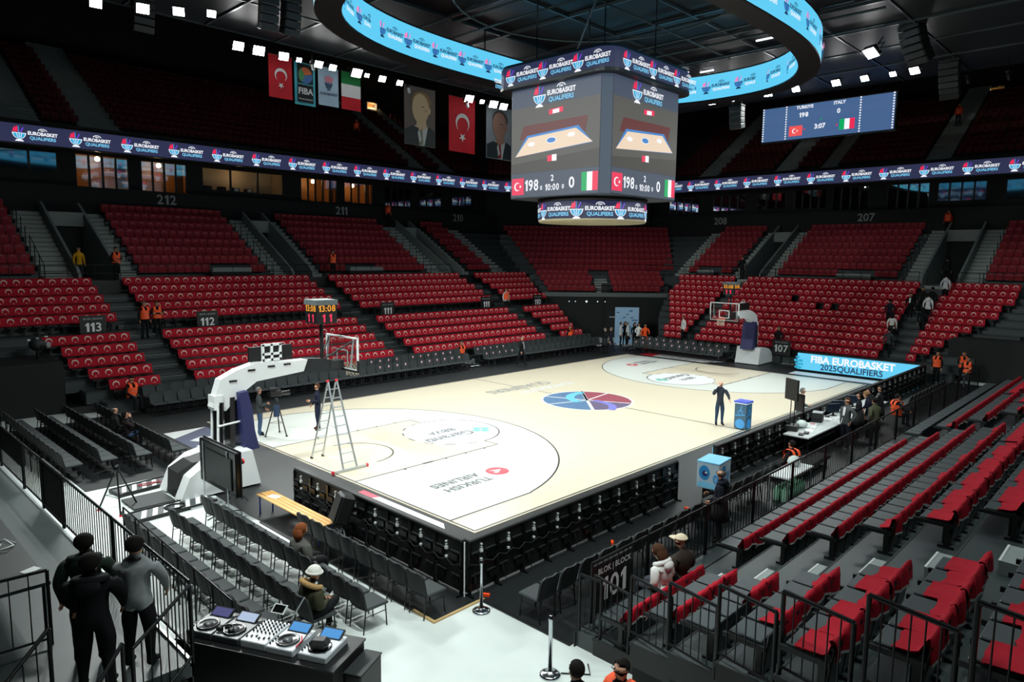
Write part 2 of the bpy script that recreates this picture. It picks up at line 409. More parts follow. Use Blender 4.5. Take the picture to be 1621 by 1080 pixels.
b.bx(28.2, 29.4, -10.5, 1.5, 4.2, 4.95, TERRL, R45)
terC = struct(b, 'corner_terrace_floor')
# walls of the corner tunnel and black curtained boxes
b = MB(); b.bx(25.0, 25.15, -10.2, .6, 0, 3.36, WALLB, R45)
b.bx(24.97, 25.02, -10.2, .6, 3.30, 3.62, mat('pale_ledge', (96, 104, 102), .7), R45)
b.bx(24.9, 25.0, -4.4, -4.35, 0, 3.3, BLACK, R45)
wt = struct(b, 'wall_corner')
b = MB(); b.bx(24.9, 24.99, -5.9, -4.7, 0.05, 2.15, BLACK, R45); b.bx(24.87, 24.9, -5.7, -4.9, 1.65, 1.72, mat('pale_strip', (180, 190, 190), .5), R45); struct(b, 'door_1')
for i, (t, zz, r) in enumerate([(1.6, 2.92, .05), (2.1, 2.92, .05), (3.0, 2.92, .1), (3.9, 2.92, .06), (4.5, 2.92, .05)]):
    b = MB(); b.lathe([(r*.7, .0), (r, .1), (r*1.0, .14)], DARK, 10, R45 @ Matrix.Translation((24.95, -t, zz)) @ Matrix.Rotation(-PI/2, 4, 'Y')); b.disc(r*.85, em('bulb_cool', (225, 235, 245), 1.2), R45 @ Matrix.Translation((24.8, -t, zz)) @ Matrix.Rotation(-PI/2, 4, 'Y'), 0, 10)
    o = b.build('wall_lamp'); o['label'] = 'small round lamp high on the dark tunnel wall, %s along from the side stand' % ORD[i]; o['category'] = 'lamp'
for i, (x0, x1, y0, y1, h) in enumerate([(-27, -17.45, 13.0, 15.9, 2.1), (19.6, 26, -15.0, -10.0, 2.25), (16.8, 25.6, 11.9, 24, 2.0)][:2]):
    b = MB(); b.bx(x0, x1, y0, y1, 0, h, WALLB); struct(b, 'wall_%s' % ('left', 'right')[i])
# steps in the aisles: one block per half rise
def steps(par, lo, hi, kind):
    me = None
    for k in range(11):
        if kind == 'L':
            y, z0 = L(k); o = MB().bx(lo, hi, -.15, .15, -.09, .1, TERRL).bx(lo, hi, -.17, -.15, .08, .105, WALLG)
        else:
            y, z0 = Ex(k); o = MB().bx(-.13, .13, lo, hi, -.09, .1, TERRL).bx(-.15, -.13, lo, hi, .08, .105, WALLG)
        if me is None: me = o.mesh('step')
        link(me, 'step', par, (0, y-.78, z0-.28) if kind == 'L' else (y-.64, 0, z0-.28))
for lo, hi in ((-14.1, -12.75), (-1.85, -.55), (11.05, 12.35)): steps(terL, lo, hi, 'L')
for lo, hi in ((5.1, 5.95), (-8.15, -6.95)): steps(terE, lo, hi, 'E')
# the near stand
b = MB()
rbeg = [-16.1, -16.35, -16.75, -17.1, -17.45, -17.65, -17.95, -18.2, -18.5]
for k in range(9):
    y, z0 = R(k)
    b.bx(rbeg[k], 17.4 if k < 3 else 40, y-.4, y+.52, z0-.3, z0, TERR)
    b.bx(rbeg[k], 17.4 if k < 3 else 40, y+.52, y+.55, z0-.05, z0+.006, DARK)
    b.bx(rbeg[k]-.02, rbeg[k], y-.4, y+.52, z0-.35, z0+.02, BLACK)
b.bx(-16.1, 17.3, -12.65, -12.25, 0, .28, TERR)
b.bx(-16.15, 17.2, -12.27, -12.25, 0, .28, DARK)
terR = struct(b, 'near_terrace_floor')
b = MB()
for k in range(8):
    y, z0 = R(k); b.bx(rbeg[k]-.01+.05, rbeg[k]+.1, y-.42, y+.5, 0, z0-.3, WALLB)
b.build('black_drape', terR)
LAND = mat('landing_block', (150, 158, 155), .5, noise=.1)
# pale landing blocks on the two aisles of the near stand
for (x0, x1) in ((-13.5, -12.75), (.0, .7)):
    for k in range(1, 8):
        y, z0 = R(k); MB().bx(x0, x1, y+.52, y+.86, z0-.39, z0-.19, LAND).bx(x0, x1, y+.84, y+.87, z0-.2, z0-.185, HEM).build('step', terR)
# upper terraces with stairs, side walls of the vomitories
b = MB()
for k in range(8):
    y, z0 = Ul(k); x, _ = Ue(k); s, _ = Uc(k)
    for x0, x1 in ((-30, -14.4), (-12.6, -2.5), (-1.2, 10.6), (11.8, 23)): b.bx(x0, x1, y-.55, y+.33, z0-.6, z0, TERRL)
    for y0, y1 in ((16, 6.0), (4.4, -6.6), (-8.6, -26)): b.bx(x-.55, x+.33, y1, y0, z0-.6, z0, TERRL)
    b.bx(s-.55, s+.33, -12.4, 4, z0-.6, z0, TERRL, R45)
b.bx(-30, 23, 21.2, 22.1, 4.2, 4.95, TERRL); b.bx(26.6, 27.4, -26, 16, 4.2, 4.95, TERRL)
b.bx(-30, 19.5, 21.15, 21.2, 4.2, 5.0, BLACK)
terU = struct(b, 'upper_terrace_floor')
mS = {}
def stair(x0, x1, kind):
    for k in range(8):
        for h in (0, .5):
            kk = k+h
            if kind == 'L':
                y, z0 = Ul(kk); y0, y1 = y-.55, y-.1
                key = (x0, x1, kind)
                if key not in mS: mS[key] = MB().bx(x0, x1, -.03, .45, -.27, .0, STAIR).bx(x0, x1, -.045, -.03, -.035, .0, TERRL).mesh('step')
                link(mS[key], 'step', terU, (0, y0, z0+.02))
            elif kind == 'E':
                y, z0 = Ue(kk); key = (x0, x1, kind)
                if key not in mS: mS[key] = MB().bx(-.03, .45, x0, x1, -.27, 0, STAIR).bx(-.045, -.03, x0, x1, -.035, 0, TERRL).mesh('step')
                link(mS[key], 'step', terU, (y-.55, 0, z0+.02))
            else:
                y, z0 = Uc(kk); key = (x0, x1, kind)
                if key not in mS: mS[key] = MB().bx(0, .45, -x1, -x0, -.25, 0, STAIR).bx(-.02, 0, -x1, -x0, -.05, 0, TERRL).mesh('step')
                o = link(mS[key], 'step', terU, ((y-.55)*QX, (y-.55)*QX, z0+.02)); o.rotation_euler = (0, 0, PI/4)
for x0, x1, kd in [(-15.9, -14.5, 'L'), (-12.5, -11.4, 'L'), (-3.5, -2.6, 'L'), (-1.1, -.1, 'L'), (9.2, 10.5, 'L'), (11.9, 13.1, 'L'), (16.1, 17.4, 'L'), (3.5, 4.4, 'E'), (6.0, 6.95, 'E'), (-6.6, -5.4, 'E'), (-9.9, -8.7, 'E'), (11.1, 12.2, 'E')]:
    stair(x0, x1, kd)
WALLV = mat('vomitory_wall', (128, 136, 134), .7, noise=.12, scale=1.5)
def vom(a, c, kind):
    b = MB()
    if kind == 'L': T = Matrix.Identity(4)
    else: T = Matrix(((0, 1, 0, 5.3), (1, 0, 0, 0), (0, 0, 1, 0), (0, 0, 0, 1)))
    for x in (a, c):
        pl = [(21.6, 4.9), (28.4, 4.9), (28.4, 9.3), (21.9, 5.6), (21.6, 5.3)]
        M2 = T @ Matrix.Translation((x-.07, 0, 0)) @ Matrix(((0, 0, 1, 0), (1, 0, 0, 0), (0, 1, 0, 0), (0, 0, 0, 1)))
        b.prism(pl, 0, .14, WALLV, M2)
    b.bx(a, c, 27.6, 27.7, 4.9, 7.9, WALLB, T); b.bx(a, c, 27.3, 28.4, 7.9, 8.7, WALLV, T)
    b.bx(a, c, 21.2, 27.7, 4.7, 4.9, STAIR, T)
    b.build('vomitory', terU)
for a, c, kd in ((-14.45, -12.55, 'L'), (-2.55, -1.15, 'L'), (10.55, 11.85, 'L'), (4.4, 6.0, 'E'), (-8.7, -6.6, 'E')): vom(a, c, kd)
for k in range(4):
    for hh in (0, .5):
        s, z0 = Cs(k+hh); o = MB().bx(-.03, .42, -.55, .55, -.25, .02, STAIR).bx(-.045, -.03, -.55, .55, -.03, .02, TERRL).build('step', terC, ((s-.6+4.5)*QX, (s-.6-4.5)*QX, z0)); o.rotation_euler = (0, 0, PI/4)
o = MB().bx(-.1, .05, -.35, .35, 0, .95, BLACK).build('gate_panel', terC, ((25.3+4.6)*QX, (25.3-4.6)*QX, 3.4)); o.rotation_euler = (0, 0, PI/4)
# dark platforms for cameras in the front row of the upper stand
for x0, x1 in ((-7.6, -5.2), (1.8, 4.5)): MB().bx(x0, x1, 21.9, 22.3, 4.95, 5.35, BLACK).bx(x0, x1, 21.85, 22.0, 5.36, 5.62, WALLV).build('camera_ledge', terU)
for y0, y1 in ((8.3, 9.8), (-3.5, -1.2)): MB().bx(27.0, 27.4, y0, y1, 4.95, 5.3, BLACK).bx(26.95, 27.1, y0, y1, 5.3, 5.55, WALLV).build('camera_ledge', terU)

# ------------------------------------------------------------------ suite level, upper tier, roof
WL = mat('suite_wood', (176, 118, 62), .45, noise=.25, scale=3, stretch=(3, 3, .4)); WD = mat('suite_dark', (58, 40, 26), .5, noise=.2)
SLIT = mat('suite_pale', (170, 150, 120), .6)
winL = [(-18.9, -13.1, 11.2, 12.4, 4, 0), (-12.2, -9.2, 10.35, 12.35, 4, 1), (-8.5, -5.6, 10.35, 12.3, 4, 1), (-4.6, 1.4, 10.8, 12.25, 3, 2), (2.8, 6.0, 10.5, 12.2, 5, 1), (6.6, 9.4, 10.6, 12.15, 4, 1), (10.5, 13.3, 10.6, 12.1, 4, 3), (14.2, 16.8, 10.8, 12.1, 3, 3), (18.0, 20.5, 10.6, 12.1, 3, 3)]
winE = [(17.4, 14.2, 10.6, 12.1, 4, 1), (12.8, 9.6, 10.8, 12.1, 4, 3), (8.6, 6.0, 10.8, 12.1, 3, 3), (5.3, 2.6, 10.7, 12.2, 4, 3), (2.2, -.6, 10.5, 12.3, 4, 3), (-1.9, -4.8, 10.4, 12.3, 4, 3), (-5.3, -8.4, 10.9, 12.2, 4, 0), (-9.5, -14, 10.9, 12.2, 4, 0)]
def suites(wins, kind, wname, base, n0):
    T = Matrix.Identity(4) if kind == 'L' else Matrix(((0, 1, 0, 0), (1, 0, 0, 0), (0, 0, 1, 0), (0, 0, 0, 1)))
    Y = base; b = MB(); lo, hi = (-32, 24) if kind == 'L' else (-32, 20)
    b.bx(lo, hi, Y-.9, Y-.7, 8.3, 10.35, WALLB, T); b.bx(lo, hi, Y-.7, Y+.1, 8.2, 10.3, WALLB, T)
    b.bx(lo, hi, Y-.1, Y+.1, 12.4, 13.7, WALLB, T); b.bx(lo, hi, Y-1.3, Y+.2, 13.6, 13.8, WALLB, T)
    ed = sorted([(min(w[0], w[1]), max(w[0], w[1]), w[2], w[3]) for w in wins]); c = lo
    for a, d, z0, z1 in ed:
        b.bx(c, a, Y-.1, Y+.1, 10.3, 12.4, WALLB, T); b.bx(a, d, Y-.1, Y+.1, 10.3, z0, WALLB, T); b.bx(a, d, Y-.1, Y+.1, z1, 12.4, WALLB, T); c = d
    b.bx(c, hi, Y-.1, Y+.1, 10.3, 12.4, WALLB, T)
    w = struct(b, wname)
    for i, (a, d, z0, z1, n, tp) in enumerate(wins):
        a, d = min(a, d), max(a, d)
        b = MB(); wm = (WD, WL, SLIT, WD)[tp]
        b.bx(a, d, Y+1.9, Y+2.0, z0-.3, z1+.3, wm, T); b.bx(a-.05, a, Y+.1, Y+2, z0-.3, z1+.3, wm, T); b.bx(d, d+.05, Y+.1, Y+2, z0-.3, z1+.3, wm, T)
        b.bx(a, d, Y+.1, Y+2, z1+.2, z1+.3, SLIT, T); b.bx(a, d, Y+.1, Y+2, z0-.4, z0-.3, WD, T)
        win = b.build('window_%d' % (n0+i)); win['kind'] = 'structure'
        for j in range(n+1):
            x = a+(d-a)*j/n; MB().bx(x-.06, x+.06, Y-.06, Y+.06, z0, z1, BLACK, T).build('mullion', win)
        for j in range(n):
            x0 = a+(d-a)*j/n+.06; x1 = a+(d-a)*(j+1)/n-.06
            if tp == 2: continue
            MB().bx(x0, x1, Y-.02, Y, z0, z1, TINTG if tp == 0 else SUITEG, T).build('pane', win)
        if tp in (1, 2):
            for j in range(3 if tp == 1 else 6):
                x = a+(d-a)*(j+.5)/(3 if tp == 1 else 6)
                MB().lathe([(.07, -.02), (.07, .0)], em('downlight_warm', (255, 225, 170), 6), 8, T @ Matrix.Translation((x, Y+.8+.4*(j % 2), z1+.18))).build('downlight', win)
            ld = bpy.data.lights.new('suite_light', 'POINT'); ld.energy = 26 if tp == 1 else 12; ld.color = (1, .72, .42); ld.shadow_soft_size = .15
            lo_ = bpy.data.objects.new('suite_light', ld); COL.objects.link(lo_); lo_.parent = win; lo_.location = T @ Vector(((a+d)/2, Y+.9, z1-.1))
        if tp in (1, 3):     # curtain panel and a table with things in the suite
            MB().bx(d-.55, d-.1, Y+.35, Y+.45, z0-.3, z1, (WL if tp == 1 else WD), T).build('curtain', win)
            MB().bx(a+.4, a+1.4, Y+.9, Y+1.3, z0-.2, z0+.15, DARK, T).build('sideboard', win)
        if tp == 2:
            for x in (a+.6, a+1.6, a+2.6, a+3.6): MB().bx(x, x+.5, Y+1.0, Y+1.4, z0-.2, z0+.35, BLACK, T).bx(x+.1, x+.4, Y+.95, Y+1.0, z0+.1, z0+.3, WHITE if x > a+2 else DARK, T).build('counter', win)
    return w
wl = suites(winL, 'L', 'wall_far', 30.0, 1)
we = suites(winE, 'E', 'wall_end', 34.8, 20)
b = MB(); b.bx(36.9, 37.1, -10.5, 6.5, 8.3, 13.7, WALLB, R45); wc = struct(b, 'wall_diagonal')
NUM = mat('section_numeral', (150, 156, 156), .5)
def numeral(par, txt, O, u, h=.62):
    MB().text(txt, h*1.35, NUM, frame(O, u, (0, 0, 1)), 0, 0, 0, bold=.018).build('section_number', par)
for t, x in (('212', -7.3), ('211', 5.8), ('210', 18.0)): numeral(wl, t, (x, 29.07, 9.82), (1, 0, 0))
for t, y in (('208', 11.5), ('207', -.75)): numeral(we, t, (33.87, y, 9.78), (0, -1, 0))
numeral(wc, '209', (29.4*1-.35, 22.85-.35+.3, 9.75), (QX, -QX, 0))
# upper tier behind the ribbon boards
b = MB(); UT = mat('upper_tier_step', (40, 40, 40), .8)
for k in range(14):
    y, z0 = 29.6+.85*k, 13.8+.52*k; x = 34.4+.85*k; s = 36.3+.85*k
    b.bx(-34, 24+k*.4, y, y+.9, z0-.6, z0, UT); b.bx(x, x+.9, -34, 19+k*.4, z0-.6, z0, UT); b.bx(s, s+.9, -12, 8, z0-.6, z0, UT, R45)
terT = struct(b, 'top_tier_floor')
for x0, x1 in ((-16.2, -13.9), (-11.9, -9.6), (13.2, 14.8), (16.6, 18.2)):
    b = MB()
    for k in range(28): b.bx(x0, x1, 29.7+.425*k, 30.1+.425*k, 13.5+.26*k, 14.02+.26*k, STAIR)
    b.build('stair_flight', terT)
for y0, y1 in ((12.4, 14.2), (5.2, 7.0), (-6.0, -4.4), (2, 3.2)):
    b = MB()
    for k in range(28): b.bx(34.5+.425*k, 34.9+.425*k, y0, y1, 13.5+.26*k, 14.02+.26*k, STAIR)
    b.build('stair_flight', terT)
b = MB(); b.bx(-36, 30, 42, 42.3, 13, 30, WALLB); struct(b, 'wall_back')
b = MB(); b.bx(46.8, 47.1, -40, 30, 13, 30, WALLB); struct(b, 'wall_rear')
b = MB(); b.bx(48.4, 48.7, -20, 20, 13, 30, WALLB, R45); struct(b, 'wall_cross')
b = MB(); b.bx(-45, -44.7, -45, 45, 0, 30, WALLB); struct(b, 'wall_near')
b = MB(); b.bx(-45, 60, -40, -39.7, 0, 30, WALLB); struct(b, 'wall_side')
b = MB(); b.bx(-50, 60, -45, 60, 29, 29.3, WALLB); struct(b, 'roof_ceiling')
ODOOR = mat('lit_doorway_wood', (205, 130, 70), .6)
for nm, T, wd in (('door_2', frame((17.1, 41.3, 20.2), (1, 0, 0), (0, 0, 1)), 1.0), ('door_3', frame((46.2, -6.1, 19.6), (0, -1, 0), (0, 0, 1)), 1.6)):
    b = MB(); b.bx(-wd/2, wd/2, -1.3, 1.2, -.3, -.25, ODOOR, T); b.bx(-wd/2-.1, -wd/2, -1.3, 1.3, -.3, .3, WALLG, T); b.bx(wd/2, wd/2+.1, -1.3, 1.3, -.3, .3, WALLG, T); b.bx(-wd/2, wd/2, 1.2, 1.3, -.3, .3, SLIT, T)
    o = struct(b, nm)
    ld = bpy.data.lights.new('doorway_light', 'POINT'); ld.energy = 55; ld.color = (1, .62, .32); ld.shadow_soft_size = .1
    q = bpy.data.objects.new('doorway_light', ld); COL.objects.link(q); q.parent = o; q.location = T @ Vector((.1, .9, .5))
# ceiling panels under the roof, one object each
CEIL = mat('ceiling_panel', (27, 30, 30), .5, noise=.15, scale=.6); JOINT = mat('ceiling_joint', (100, 106, 106), .3, .6)
b = MB(); b.bx(-32, 26.5, -24, 18.1, 18.12, 18.25, BLACK); ceil_ = struct(b, 'ceiling')
xs = [-31.9]+[-28.1+3.8*i for i in range(14)]+[26]; ys = [-23.8, -18.5, -13.2, -8.5, -4.9, -1.0, 3.5, 8.0, 13.2, 18.0]
cache = {}
for i in range(len(xs)-1):
    for j in range(len(ys)-1):
        w, d = round(xs[i+1]-xs[i]-.16, 3), round(ys[j+1]-ys[j]-.16, 3)
        cx, cy = (xs[i]+xs[i+1])/2, (ys[j]+ys[j+1])/2
        if -13 < cx < 12 and -8 < cy < 8: continue
        if (w, d) not in cache: cache[(w, d)] = MB().box((0, 0, 0), (w, d, .1), CEIL, ch=.03).mesh('panel')
        link(cache[(w, d)], 'panel', ceil_, (cx, cy, 18.06+.01*((i*7+j*3) % 3)))
for x in xs[1:-1]: MB().bx(x-.05, x+.05, -23.8, 18, 17.95, 18.1, JOINT).build('joint_strip', ceil_)
for y in ys[1:]: MB().bx(-31.9, 26, y-.04, y+.04, 17.97, 18.1, JOINT).build('joint_strip', ceil_)
# dark steel beams in the open middle of the ceiling
BEAM = mat('roof_beam', (60, 66, 64), .5, .2)
for i, x in enumerate((-9.1, -1.5, 6.1, 10)):
    MB().tube([(x, -8.4, 17.7), (x, 8, 17.7)], .07, BEAM, 6).tube([(x, -8.4, 17.0), (x, 8, 17.0)], .05, BEAM, 6).build('roof_beam', ceil_)
b = MB(); b.tube([(6.2*math.cos(2*PI*i/40), 6.2*math.sin(2*PI*i/40), 17.5) for i in range(41)], .05, BEAM, 6); b.build('ring_truss', ceil_)
for p, q in (((-6, -6, 17.5), (6, 6, 17.5)), ((-6, 6, 17.5), (6, -6, 17.5)), ((-9, 0, 17.4), (12, 0, 17.4))): MB().tube([p, q], .05, BEAM, 6).build('roof_beam', ceil_)
for (x, y, l, ax) in ((14.4, 4.2, .9, 'x'), (15.3, 3.2, .9, 'y'), (11.5, -2.2, 1.0, 'y')):
    MB().bx(x-(l/2 if ax == 'x' else .04), x+(l/2 if ax == 'x' else .04), y-(l/2 if ax == 'y' else .04), y+(l/2 if ax == 'y' else .04), 17.86, 17.93, em('tube_glow', (235, 240, 250), 2.5)).build('light_strip', ceil_)
# unseen house lights over the near stand; spots added to brighten near floor
def house(x, y, e, z=17.9):
    ld = bpy.data.lights.new('house_light', 'SPOT'); ld.energy = e; ld.spot_size = 2.4; ld.spot_blend = .9; ld.shadow_soft_size = .35; ld.color = (.82, 1, .97)
    o = bpy.data.objects.new('house_light', ld); COL.objects.link(o); o.location = (x, y, z); o.parent = ceil_
for x in (-20, -10, 0, 10, 20): house(x, -19.5, HOUSE*14)
for (px_, py_), (tx_, ty_), e in (((-20, -14), (-17.5, -11.5), 7500), ((-26, -5), (-18.2, -1.2), 11000), ((-24, 9), (-18.5, 7), 1500)):  # no fixtures; added to lift the pale floor and hoop base
    ld = bpy.data.lights.new('added_floor_spot', 'SPOT'); ld.energy = e; ld.spot_size = .75; ld.spot_blend = 1; ld.shadow_soft_size = .2; ld.color = (.93, 1, .97)
    o = bpy.data.objects.new('added_floor_spot', ld); COL.objects.link(o); o.location = (px_, py_, 17.8); o.rotation_euler = (Vector((px_, py_, 17.8))-Vector((tx_, ty_, 0))).to_track_quat('Z', 'Y').to_euler(); o.parent = ceil_
# ------------------------------------------------------------------ LED boards overhead
def logo(scheme):
    t1, t2 = (E_WHITE, E_LBLUE) if scheme == 'dark' else (E_DNAVY, E_WHITE)
    b = MB()
    cup = [(-.42, 0), (.42, 0)]+[(.4*math.cos(-PI*i/12), -.02+.42*math.sin(-PI*i/12)) for i in range(13)][1:-1]
    b.flat([(-1.05+x*1.12, y*1.1+.03) for x, y in cup[:2]+cup[2:]], E_WHITE if scheme == 'dark' else E_DNAVY, None, 0)
    b.flat([(-1.05+x*.95, y*.92-.02) for x, y in cup], E_BLUE if scheme == 'cyan' else em('led_aqua', (40, 165, 215)), None, .004)
    for x in (-.18, 0, .18): b.flat([(-1.05+x-.02, -.03), (-1.05+x+.02, -.03), (-1.05+x*.5+.02, -.36), (-1.05+x*.5-.02, -.36)], E_WHITE if scheme == 'dark' else E_DNAVY, None, .006)
    for pts, m in ([[(-.44, .1), (-.12, .08), (-.1, .34), (-.3, .46)], E_RED if scheme == 'dark' else E_PINK], [[(-.06, .06), (.02, .06), (.02, .55), (-.04, .5)], E_BLUE], [[(.06, .06), (.14, .06), (.32, .42), (.24, .46)], E_PURP if scheme == 'dark' else E_PINK], [[(-.06, .06), (-.2, .5), (-.08, .52)], E_RED if scheme == 'dark' else E_PINK]):
        b.flat([(-1.05+x, y) for x, y in pts], m, None, .004)
    b.flat([(-1.35, -.62), (-.75, -.62), (-.85, -.5), (-.95, -.46), (-1.15, -.46), (-1.25, -.5)], t1, None, 0)
    b.text('EUROBASKET', .36, t1, None, .52, .06, .002, bold=.035, sx=.92); b.text('QUALIFIERS', .34, t2, None, .52, -.3, .002, bold=.03, sx=1.0)
    b.ring(.2, .25, .2, PI-.2, t1, None, .002, 10, (.52, .27), 1.3, .9); b.text('FIBA', .15, t1, None, .52, .33, .003, bold=.03)
    return b.mesh('logo')
LOGO = {k: logo(k) for k in ('dark', 'cyan')}
def put_logo(par, scheme, O, u, s, v=(0, 0, 1)):
    o = link(LOGO[scheme], 'logo', par); o.matrix_local = frame(O, u, v) @ Matrix.Scale(s, 4); return o
def ribbon(lab, p, q, logos, side):
    p = Vector((p[0], p[1], 0)); q = Vector((q[0], q[1], 0)); d = (q-p).normalized(); l = (q-p).length
    T = frame((p.x, p.y, 12.98), d, (0, 0, 1))
    r = thing('ribbon_board', lab, 'led board', ((p.x+q.x)/2, (p.y+q.y)/2, 12.4), 0, 'ribbon boards along the balcony front')
    inv = Matrix.Translation((-(p.x+q.x)/2, -(p.y+q.y)/2, -12.4))
    MB().bx(0, l, -.56, .58, -.35, -.02, BLACK, inv @ T).build('housing', r)
    MB().bx(0, l, -.5, .52, -.02, .0, E_NAVY, inv @ T).build('screen', r)
    for s in logos:
        o = link(LOGO['dark'], 'logo', r); o.matrix_local = inv @ T @ Matrix.Translation((s, .02, .012)) @ Matrix.Scale(.72, 4)
ribbon('long navy ribbon board with event logos running above the suites of section 212', (-26, 28.5), (22.8, 28.5), [26-15.22+.75+2.77*i for i in range(-4, 14)], 'L')
ribbon('diagonal navy ribbon board behind the hanging scoreboard, in the corner between two stands', (22.8, 28.5), (33, 18.3), [1.5+2.75*i for i in range(5)], 'C')
ribbon('navy ribbon board with event logos running above section 207 at the far end', (33, 18.3), (33, -26), [18.3-14.14+.75+2.70*i for i in range(-1, 15)], 'R')
# centre-hung scoreboard
cube = thing('hanging_scoreboard', 'four-sided scoreboard hanging over centre court with score 198 to 0', 'scoreboard', (0, 0, 8))
h = 2.68; c = .32
def octo(hh, cc): return [(-hh, -hh+cc), (-hh+cc, -hh), (hh-cc, -hh), (hh, -hh+cc), (hh, hh-cc), (hh-cc, hh), (-hh+cc, hh), (-hh, hh-cc)]
CASE = mat('scoreboard_case', (46, 54, 62), .5)
MB().prism(octo(h, c), 1.0, 5.55, CASE).build('body', cube)
def rrect(hx, hy, r, n=6):
    out = []
    for sx, sy, a0 in ((1, 1, 0), (-1, 1, PI/2), (-1, -1, PI), (1, -1, 1.5*PI)):
        for i in range(n+1):
            a = a0+PI/2*i/n; out.append((sx*(hx-r)+r*math.cos(a), sy*(hy-r)+r*math.sin(a)))
    return out
MB().prism(rrect(3.1, 3.1, .75), 5.5, 5.62, BLACK).prism(rrect(3.02, 3.02, .72), 6.35, 6.5, BLACK).build('fascia_edge', cube)
MB().prism(rrect(3.08, 3.08, .75), 5.62, 6.38, E_NAVY, None).build('fascia_screen', cube)
MB().lathe([(2.32, .0), (2.36, .06), (2.36, .1)], mat('scoreboard_soffit', (150, 140, 110), .6), 32).build('lower_soffit', cube)
MB().lathe([(2.36, .1), (2.36, .82)], E_NAVY, 40).build('lower_ring_screen', cube)
MB().lathe([(2.2, .82), (2.4, .85), (2.4, 1.0), (2.2, 1.02)], BLACK, 40).build('lower_ring_rim', cube)
BL = logo('dark')
bent = BL.copy(); R0 = 2.38
for v in bent.vertices:
    a = v.co.x*.62/R0; rr = R0+v.co.z*.62; v.co = (rr*math.sin(a), v.co.y*.62, rr*math.cos(a))
bent.update()
for i in range(8):
    a = PI*1.21+i*PI/4; d = Vector((math.cos(a), math.sin(a), 0)); o = link(bent, 'logo', cube); o.matrix_local = frame((0, 0, .46), (-d.y, d.x, 0), (0, 0, 1))
for i in range(4):
    T = Matrix.Rotation(i*PI/2+PI/4, 4, 'Z') @ frame((h*math.sqrt(2)-c/math.sqrt(2)+.012, 0, 3.28), (0, 1, 0), (0, 0, 1)); w_ = c*.7071
    MB().flat([(-w_, -2.27), (w_, -2.27), (w_, 2.27), (-w_, 2.27)], em('led_corner', (64, 78, 94)), T).build('corner_screen', cube)
for fc, (n, u) in enumerate((((-1, 0, 0), (0, -1, 0)), ((0, -1, 0), (1, 0, 0)), ((1, 0, 0), (0, 1, 0)), ((0, 1, 0), (-1, 0, 0)))):
    n = Vector(n); u = Vector(u); T = frame(n*(h+.015)+Vector((0, 0, 3.28)), u, (0, 0, 1)); hw = h-c+.0
    sc = MB().flat([(-hw, -2.25), (hw, -2.25), (hw, 2.25), (-hw, 2.25)], E_SLATE, T, 0).build('screen', cube)
    b = MB(); b.flat([(-hw, -1.25), (hw, -1.25), (hw, 1.45), (-hw, 1.45)], E_GREY, T, .006)
    b.flat([(-hw*.8, .15), (hw*.7, .15), (hw*.75, .75), (-hw*.7, .7)], E_MAROON, T, .01)
    b.flat([(-hw*.9, -.55), (hw*.86, -.3), (hw*.55, .42), (-hw*.62, .28)], E_BLUE, T, .012)
    b.flat([(-hw*.9, -.55), (hw*.86, -.28), (hw*.5, .33), (-hw*.58, .19)], E_MAPLE, T, .016)
    b.flat([(-hw, -1.25), (hw, -1.25), (hw, -.55), (-hw, -.85)], em('led_charcoal', (66, 63, 60)), T, .01)
    b.disc(.28, E_WHITE, T, .018, 16, (-.1, -.02), 1, .45); b.disc(.24, E_BLUE, T, .02, 16, (-.1, -.02), 1, .42)
    b.disc(.2, E_WHITE, T, .018, 14, (-1.2, -.08), 1, .45); b.disc(.2, E_WHITE, T, .018, 14, (.95, .1), 1, .45)
    b.flat([(-.3, -.86), (-.05, -.86), (-.05, -.62), (-.3, -.62)], E_RED, T, .018); b.flat([(-.05, -.86), (.2, -.86), (.2, -.6), (-.05, -.6)], E_WHITE, T, .018)
    b.flat([(-.25, 1.0), (.5, 1.05), (.5, 1.25), (-.25, 1.2)], E_RED, T, .018); b.flat([(-.05, 1.02), (.3, 1.04), (.3, 1.2), (-.05, 1.18)], E_WHITE, T, .02)
    b.build('live_picture', cube)
    b = MB(); b.flat([(-hw+.05, -2.15), (-hw+.75, -2.15), (-hw+.75, -1.45), (-hw+.05, -1.45)], E_RED, T, .008)
    b.flat(crescent(-hw+.37, -1.8, .18), E_WHITE, T, .012); b.flat(star(-hw+.55, -1.8, .08), E_WHITE, T, .012)
    b.build('flag_panel', cube); b = MB()
    for i, m in enumerate((E_GREEN, E_WHITE, E_RED)): b.flat([(hw-.85+.27*i, -2.15), (hw-.58+.27*i, -2.15), (hw-.58+.27*i, -1.42), (hw-.85+.27*i, -1.42)], m, T, .008)
    for tx, sz, x_, y_, w_ in (('198', .62, -hw+1.2, -1.8, .85), ('0', .6, hw-1.35, -1.8, 1), ('2', .34, -.02, -1.55, 1), ('10:00', .36, -.02, -1.92, .9), ('0', .24, -.62, -1.92, 1), ('0', .24, .56, -1.92, 1)): MB().text(tx, sz, E_WHITE, T, x_, y_, .008, bold=.02, sx=w_).build('score_digits', cube)
    b.build('flag_panel', cube)
    put_logo(cube, 'dark', n*(h+.04)+Vector((0, 0, 5.1)), u, .74)
    for j in range(3): put_logo(cube, 'dark', n*3.1+u*(-1.45+1.8*j)+Vector((0, 0, 5.98)), u, .6)
for sx in (-1, 1):
    for sy in (-1, 1): MB().tube([(sx*1.8, sy*1.8, 6.4), (sx*1.8, sy*1.8, 9.8)], .03, STEEL, 5).build('hanging_cable', cube)
